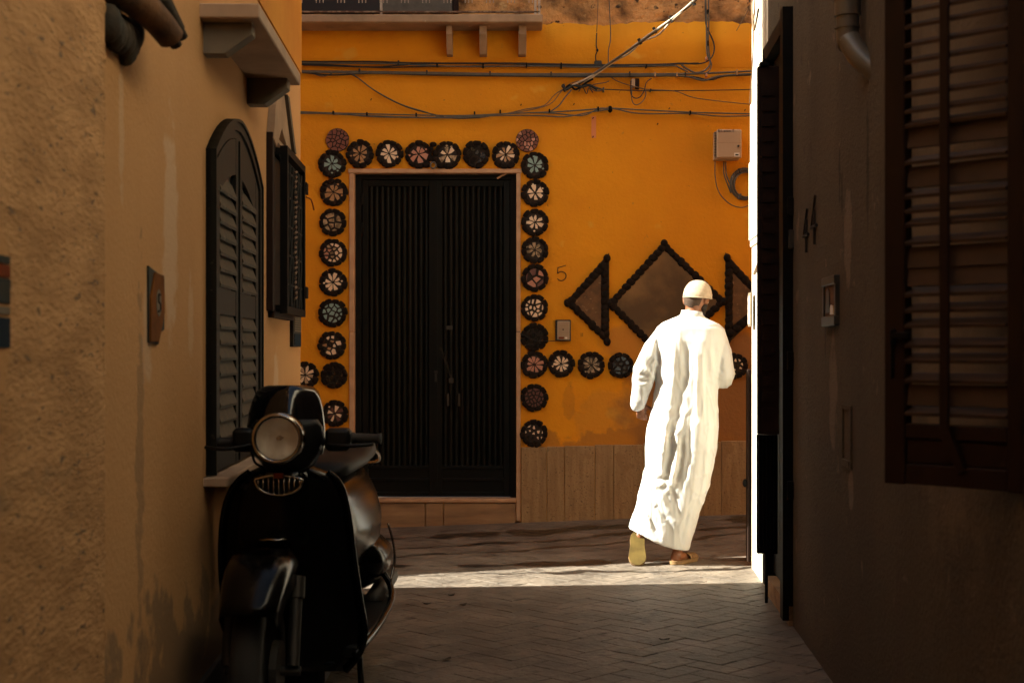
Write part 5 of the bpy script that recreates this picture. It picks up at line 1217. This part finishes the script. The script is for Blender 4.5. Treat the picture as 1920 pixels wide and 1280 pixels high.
STROKES = [   # polyline in photo pixels, half width in pixels, height in metres toward the viewer
 ([(1262, 618), (1258, 700), (1244, 800), (1242, 850)], 8, .026), ([(1281, 630), (1282, 700), (1268, 760), (1262, 800)], 8, -.024),
 ([(1330, 608), (1302, 668), (1302, 740), (1305, 806), (1300, 860), (1288, 917), (1276, 960), (1264, 1010)], 13, .030),
 ([(1238, 650), (1241, 700), (1232, 770)], 5, -.014), ([(1248, 640), (1248, 720), (1236, 790)], 4, -.008),
 ([(1318, 660), (1325, 720), (1327, 790)], 6, -.010), ([(1334, 640), (1340, 700), (1338, 760)], 5, -.010), ([(1326, 650), (1332, 700)], 4, .006),
 ([(1292, 640), (1290, 700), (1290, 790), (1286, 830)], 4, -.006),
 ([(1243, 800), (1237, 850), (1236, 905)], 7, .024), ([(1253, 800), (1254, 850), (1243, 892)], 6, -.030),
 ([(1276, 815), (1271, 870), (1262, 905)], 5, -.034), ([(1264, 800), (1266, 850), (1256, 905), (1240, 925)], 5, .018), ([(1288, 790), (1287, 850), (1278, 900)], 5, -.012),
 ([(1227, 790), (1221, 850), (1216, 885)], 6, -.022), ([(1216, 800), (1212, 860)], 5, .012),
 ([(1209, 899), (1228, 897), (1248, 891)], 4, -.018), ([(1206, 908), (1226, 908), (1246, 902)], 5, .014), ([(1212, 886), (1234, 884)], 4, .010), ([(1206, 918), (1224, 921)], 4, -.010),
 ([(1234, 920), (1250, 952), (1267, 982)], 7, .024), ([(1224, 942), (1238, 957), (1250, 970)], 4, -.020), ([(1212, 960), (1222, 978), (1230, 996)], 4, -.016), ([(1240, 975), (1244, 992), (1240, 1008)], 5, .014),
 ([(1203, 945), (1214, 968), (1218, 990)], 4, .012), ([(1290, 950), (1272, 1012)], 5, -.008), ([(1306, 930), (1292, 1000)], 6, -.006),
 ([(1232, 632), (1229, 660), (1236, 685)], 4, -.022), ([(1224, 668), (1214, 684), (1218, 700)], 4, -.012), ([(1206, 690), (1218, 700), (1226, 712)], 4, .012), ([(1190, 712), (1202, 716), (1216, 708)], 4, -.014), ([(1195, 722), (1205, 735), (1204, 756)], 4, .010), ([(1208, 722), (1213, 740)], 4, -.010),
 ([(1350, 668), (1347, 690), (1352, 700)], 4, -.020), ([(1348, 712), (1360, 722), (1370, 716)], 4, .010), ([(1368, 650), (1372, 690)], 4, .006), ([(1346, 700), (1352, 716), (1360, 724)], 4, -.010),
 ([(1250, 622), (1247, 690), (1240, 760)], 3, .009), ([(1270, 625), (1272, 690)], 3, .008), ([(1296, 660), (1295, 740), (1297, 800)], 3.5, -.012), ([(1312, 640), (1313, 720), (1316, 800)], 3.5, .012), ([(1322, 700), (1324, 800), (1318, 880), (1306, 950)], 4, .010), ([(1334, 740), (1334, 840), (1322, 920)], 4, -.010), ([(1222, 800), (1219, 870)], 3, .010), ([(1250, 900), (1262, 930), (1270, 965)], 3.5, -.014), ([(1200, 930), (1212, 950)], 3, -.010), ([(1296, 860), (1288, 930), (1280, 990)], 4, -.010), ([(1214, 650), (1204, 680)], 3, .010), ([(1220, 690), (1208, 704), (1194, 700)], 3, -.012),
 ([(1236, 612), (1290, 613), (1352, 612)], 1.4, -.004), ([(1290, 596), (1306, 590)], 2, -.004)]
def folds(co, no):
    X, Y, Z = co.T; px = 960+X/MY*F; py = 655+(CH-Z)/MY*F
    D = np.zeros(len(co))
    for pts, w, a in STROKES:
        best = np.full(len(co), 1e9); tt = np.zeros(len(co)); n = len(pts)-1
        for i in range(n):
            ax, ay = pts[i]; bx, by = pts[i+1]; dx, dy = bx-ax, by-ay; t = np.clip(((px-ax)*dx+(py-ay)*dy)/(dx*dx+dy*dy), 0, 1)
            d = np.hypot(px-ax-t*dx, py-ay-t*dy); m = d < best; best[m] = d[m]; tt[m] = (i+t[m])/n
        fade = np.clip(np.minimum(tt, 1-tt)/.16, .25, 1)
        D += .54*a*np.exp(-(best/w)**2)*fade
    wt = np.clip((.25-no[:, 1])/.6, 0, 1)
    co = co.copy(); co[:, 1] -= D*wt
    wr = np.array([mnoise.fractal(Vector((p[0]*16, p[1]*16, p[2]*5)), 1, 2, 3) for p in co])*.0035
    wr += np.array([mnoise.noise(Vector((p[0]*7+4, p[1]*7, p[2]*1.6))) for p in co])*.009*np.clip((1.2-Z)/.8, .1, 1)
    rid = np.array([1-abs(mnoise.noise(Vector((p[0]*21+p[2]*3.1, p[1]*6, p[2]*4.3-p[0]*3))))*2.6 for p in co])
    rid2 = np.array([1-abs(mnoise.noise(Vector((p[0]*11-p[2]*5.1+7, p[1]*5, p[2]*7+p[0]*6))))*3 for p in co])
    gate = np.array([mnoise.noise(Vector((p[0]*4+9, p[1]*4, p[2]*3))) for p in co])
    wr += np.clip(rid, 0, 1)**2*.0045*np.clip(.6+gate*1.5, 0, 1)+np.clip(rid2, 0, 1)**2*.0045*np.clip(.5-gate*2, 0, 1)
    co += no*(wr*np.clip((1.47-Z)/.3, .12, 1))[:, None]
    return co
rb = remeshed(mb, 'robe', 'cloth', man, .0062, 3, folds)
sm = rb.modifiers.new('sm', 'SMOOTH'); sm.iterations = 1; sm.factor = .3
# stand-up collar
mb = MB(); rr = []
for y, rx, ry in ((597, .078, .078), (589, .070, .068), (583, .066, .063), (583, .061, .058), (590, .060, .058)):
    c = MP(1297.5, y, 0); rr.append([(c.x+rx*math.cos(a), c.y+ry*math.sin(a), c.z-.006*math.cos(a)) for a in [2*PI*i/28 for i in range(28)]])
mb.loft(rr, cap=False); mb.build('collar', 'cloth', man, smooth='all')
# skullcap
mb = MB(); rr = []; CR = Matrix.Rotation(math.radians(4), 3, 'Y')
cc = MP(1308, 556, .0)
for th in (0, 10, 25, 40, 55, 68, 80, 90):
    a_ = math.radians(th); rx, ry, h = .0915*math.cos(a_)**.82 if th < 90 else .001, .104*math.cos(a_)**.82 if th < 90 else .001, .104*math.sin(a_)
    rr.append([tuple(cc+CR @ Vector((rx*math.cos(u)*(1+.008*math.sin(9*u+th)), ry*math.sin(u), h))) for u in [2*PI*i/32 for i in range(32)]])
rr = [[tuple(cc+CR @ Vector((.088*math.cos(u), .100*math.sin(u), -.012))) for u in [2*PI*i/32 for i in range(32)]]]+rr
mb.loft(rr, cap=False); cap_ = mb.build('skullcap', 'capcloth', man, smooth='all')
mb = MB(); mb.tube([cc+CR @ Vector((.0905*math.cos(u), .1025*math.sin(u), -.008)) for u in [2*PI*i/32 for i in range(33)]], .0035, 6, cap=False); mb.build('cap_hem', 'capcloth', cap_, smooth='all')
# cropped hair and beard: thin shells on the head
def shell(name, m_, fn, c, r, R, par, rows_, cols_):
    V, Fc = [], []
    for j in range(rows_+1):
        for i in range(cols_+1):
            V.append(fn(i/cols_, j/rows_))
    k = cols_+1; Fc = [(j*k+i, j*k+i+1, (j+1)*k+i+1, (j+1)*k+i) for j in range(rows_) for i in range(cols_)]
    mb = MB(); mb.add([tuple(c+R @ Vector((p[0]*r[0], p[1]*r[1], p[2]*r[2]))) for p in V], Fc); return mb.build(name, m_, par, smooth='all')
def hairf(u, v):
    az_ = math.radians(-142+118*u); lo = -.80+.10*math.cos((u-.5)*2*PI)*-1; el = .35+(lo-.35)*v; el_ = math.asin(max(-1, min(1, el)))
    return (math.cos(el_)*math.cos(az_), math.cos(el_)*math.sin(az_), math.sin(el_))
shell('hair', 'hair', hairf, HC_, (.0760, .0950, .0995), HR, man, 8, 20)
mb = MB(); ell(mb, hp(0, .05, -.085), (.050, .052, .042), HR, 16, 10)
for s_ in (-1, 1): ell(mb, hp(s_*.055, .022, -.052), (.020, .026, .034), HR, 12, 8)
bd = mb.build('beard', 'beard', man, smooth='all')
for s_ in (-1, 1):
    mb = MB(); ell(mb, hp(s_*.030, .082, .004), (.012, .010, .009), HR, 10, 8); mb.build('eye', 'white', man, smooth='all')
# sandals
def outline(c, fw, sd, L_, n=22):
    pts = []
    for i in range(n):
        a = 2*PI*i/n; t = math.cos(a); w = .5*(.112+.030*max(0, t)-.022*math.exp(-((t+.1)/.35)**2)); pts.append(c+fw*(L_/2*math.copysign(abs(t)**.8, t))+sd*(w*math.sin(a)))
    return pts
def sandal(c, fw, sd, up, straps, L_=.275):
    o = outline(c, fw, sd, L_)
    mb = MB(); mb.loft([[tuple(p-up*.009+ (p-c)*.0) for p in o], [tuple(p+up*.010) for p in o]]); so = mb.build('sandal', 'sandal', man, smooth=True)
    mb = MB(); o2 = [c+(p-c)*.97 for p in o]; mb.loft([[tuple(p-up*.016) for p in o2], [tuple(p-up*.0091) for p in o2]]); mb.build('outsole', 'sole', so, smooth=True)
    for k in straps:
        mb = MB(); cpt = c+fw*k; w = .048; h = .042-.09*max(0, k-.02)
        pl = [cpt+sd*(w*math.cos(a))+up*(.006+h*math.sin(a)) for a in [PI*i/10 for i in range(11)]]
        V = []
        for p in pl: V += [tuple(p-fw*.010), tuple(p+fw*.010)]
        mb.add(V, [(2*i, 2*i+1, 2*i+3, 2*i+2) for i in range(10)]); so2 = mb.build('strap', 'sandal', so, smooth='all'); sf = so2.modifiers.new('t', 'SOLIDIFY'); sf.thickness = .004
fw = Vector((.60, .80, 0)).normalized(); sd = Vector((fw.y, -fw.x, 0)); c = Vector((MP(1283, 1055).x, 9.0, .017)); sandal(c, fw, sd, Vector((0, 0, 1)), (.03, .055, .08, .105))
toe = MP(1192.5, 1050, -.09); heel = MP(1195, 1003, -.0)
fw = (toe-heel).normalized(); sd = Vector((1, 0, .03)); sd = (sd-fw*sd.dot(fw)).normalized(); up = sd.cross(fw)
if up.y < 0: up = -up
c = (toe+heel)/2-up*.002; sandal(c, fw, sd, up, (.04, .08), .235)

# ------------------------------------------------------------------ dry leaves on the paving
rg = random.Random(12)
for k, (x, y) in enumerate(((800, 1134), (846, 1118), (868, 1136), (838, 1239), (1246, 1202))):
    Y = CH*F/(y-655); X = (x-960)/F*Y; z = ground(X, Y)+.006; a = rg.uniform(0, 6); l = .026
    pts = []
    for i in range(10):
        t_ = 2*PI*i/10; u = l*math.cos(t_); w_ = l*.45*math.sin(t_)*(1-.3*math.cos(t_)); pts.append((X+u*math.cos(a)-w_*math.sin(a), Y+u*math.sin(a)+w_*math.cos(a), z+.008*abs(math.cos(t_))+.002*math.sin(3*t_)))
    mb = MB(); mb.loft([pts, [(p[0], p[1], p[2]+.0015) for p in pts]]); o = mb.build('fallen_leaf', 'leaf'); tag(o, ('dry leaf on the shaded paving nearest the scooter and the sunlit strip', 'dry leaf on the paving just below the sunlit strip, second from the scooter', 'dry leaf on the paving below the door, third from the scooter', 'dry leaf on the near dark paving, closest to the camera', 'dry leaf alone on the dark paving in front of the walking man')[k], 'leaf', 'dry leaves on the paving')
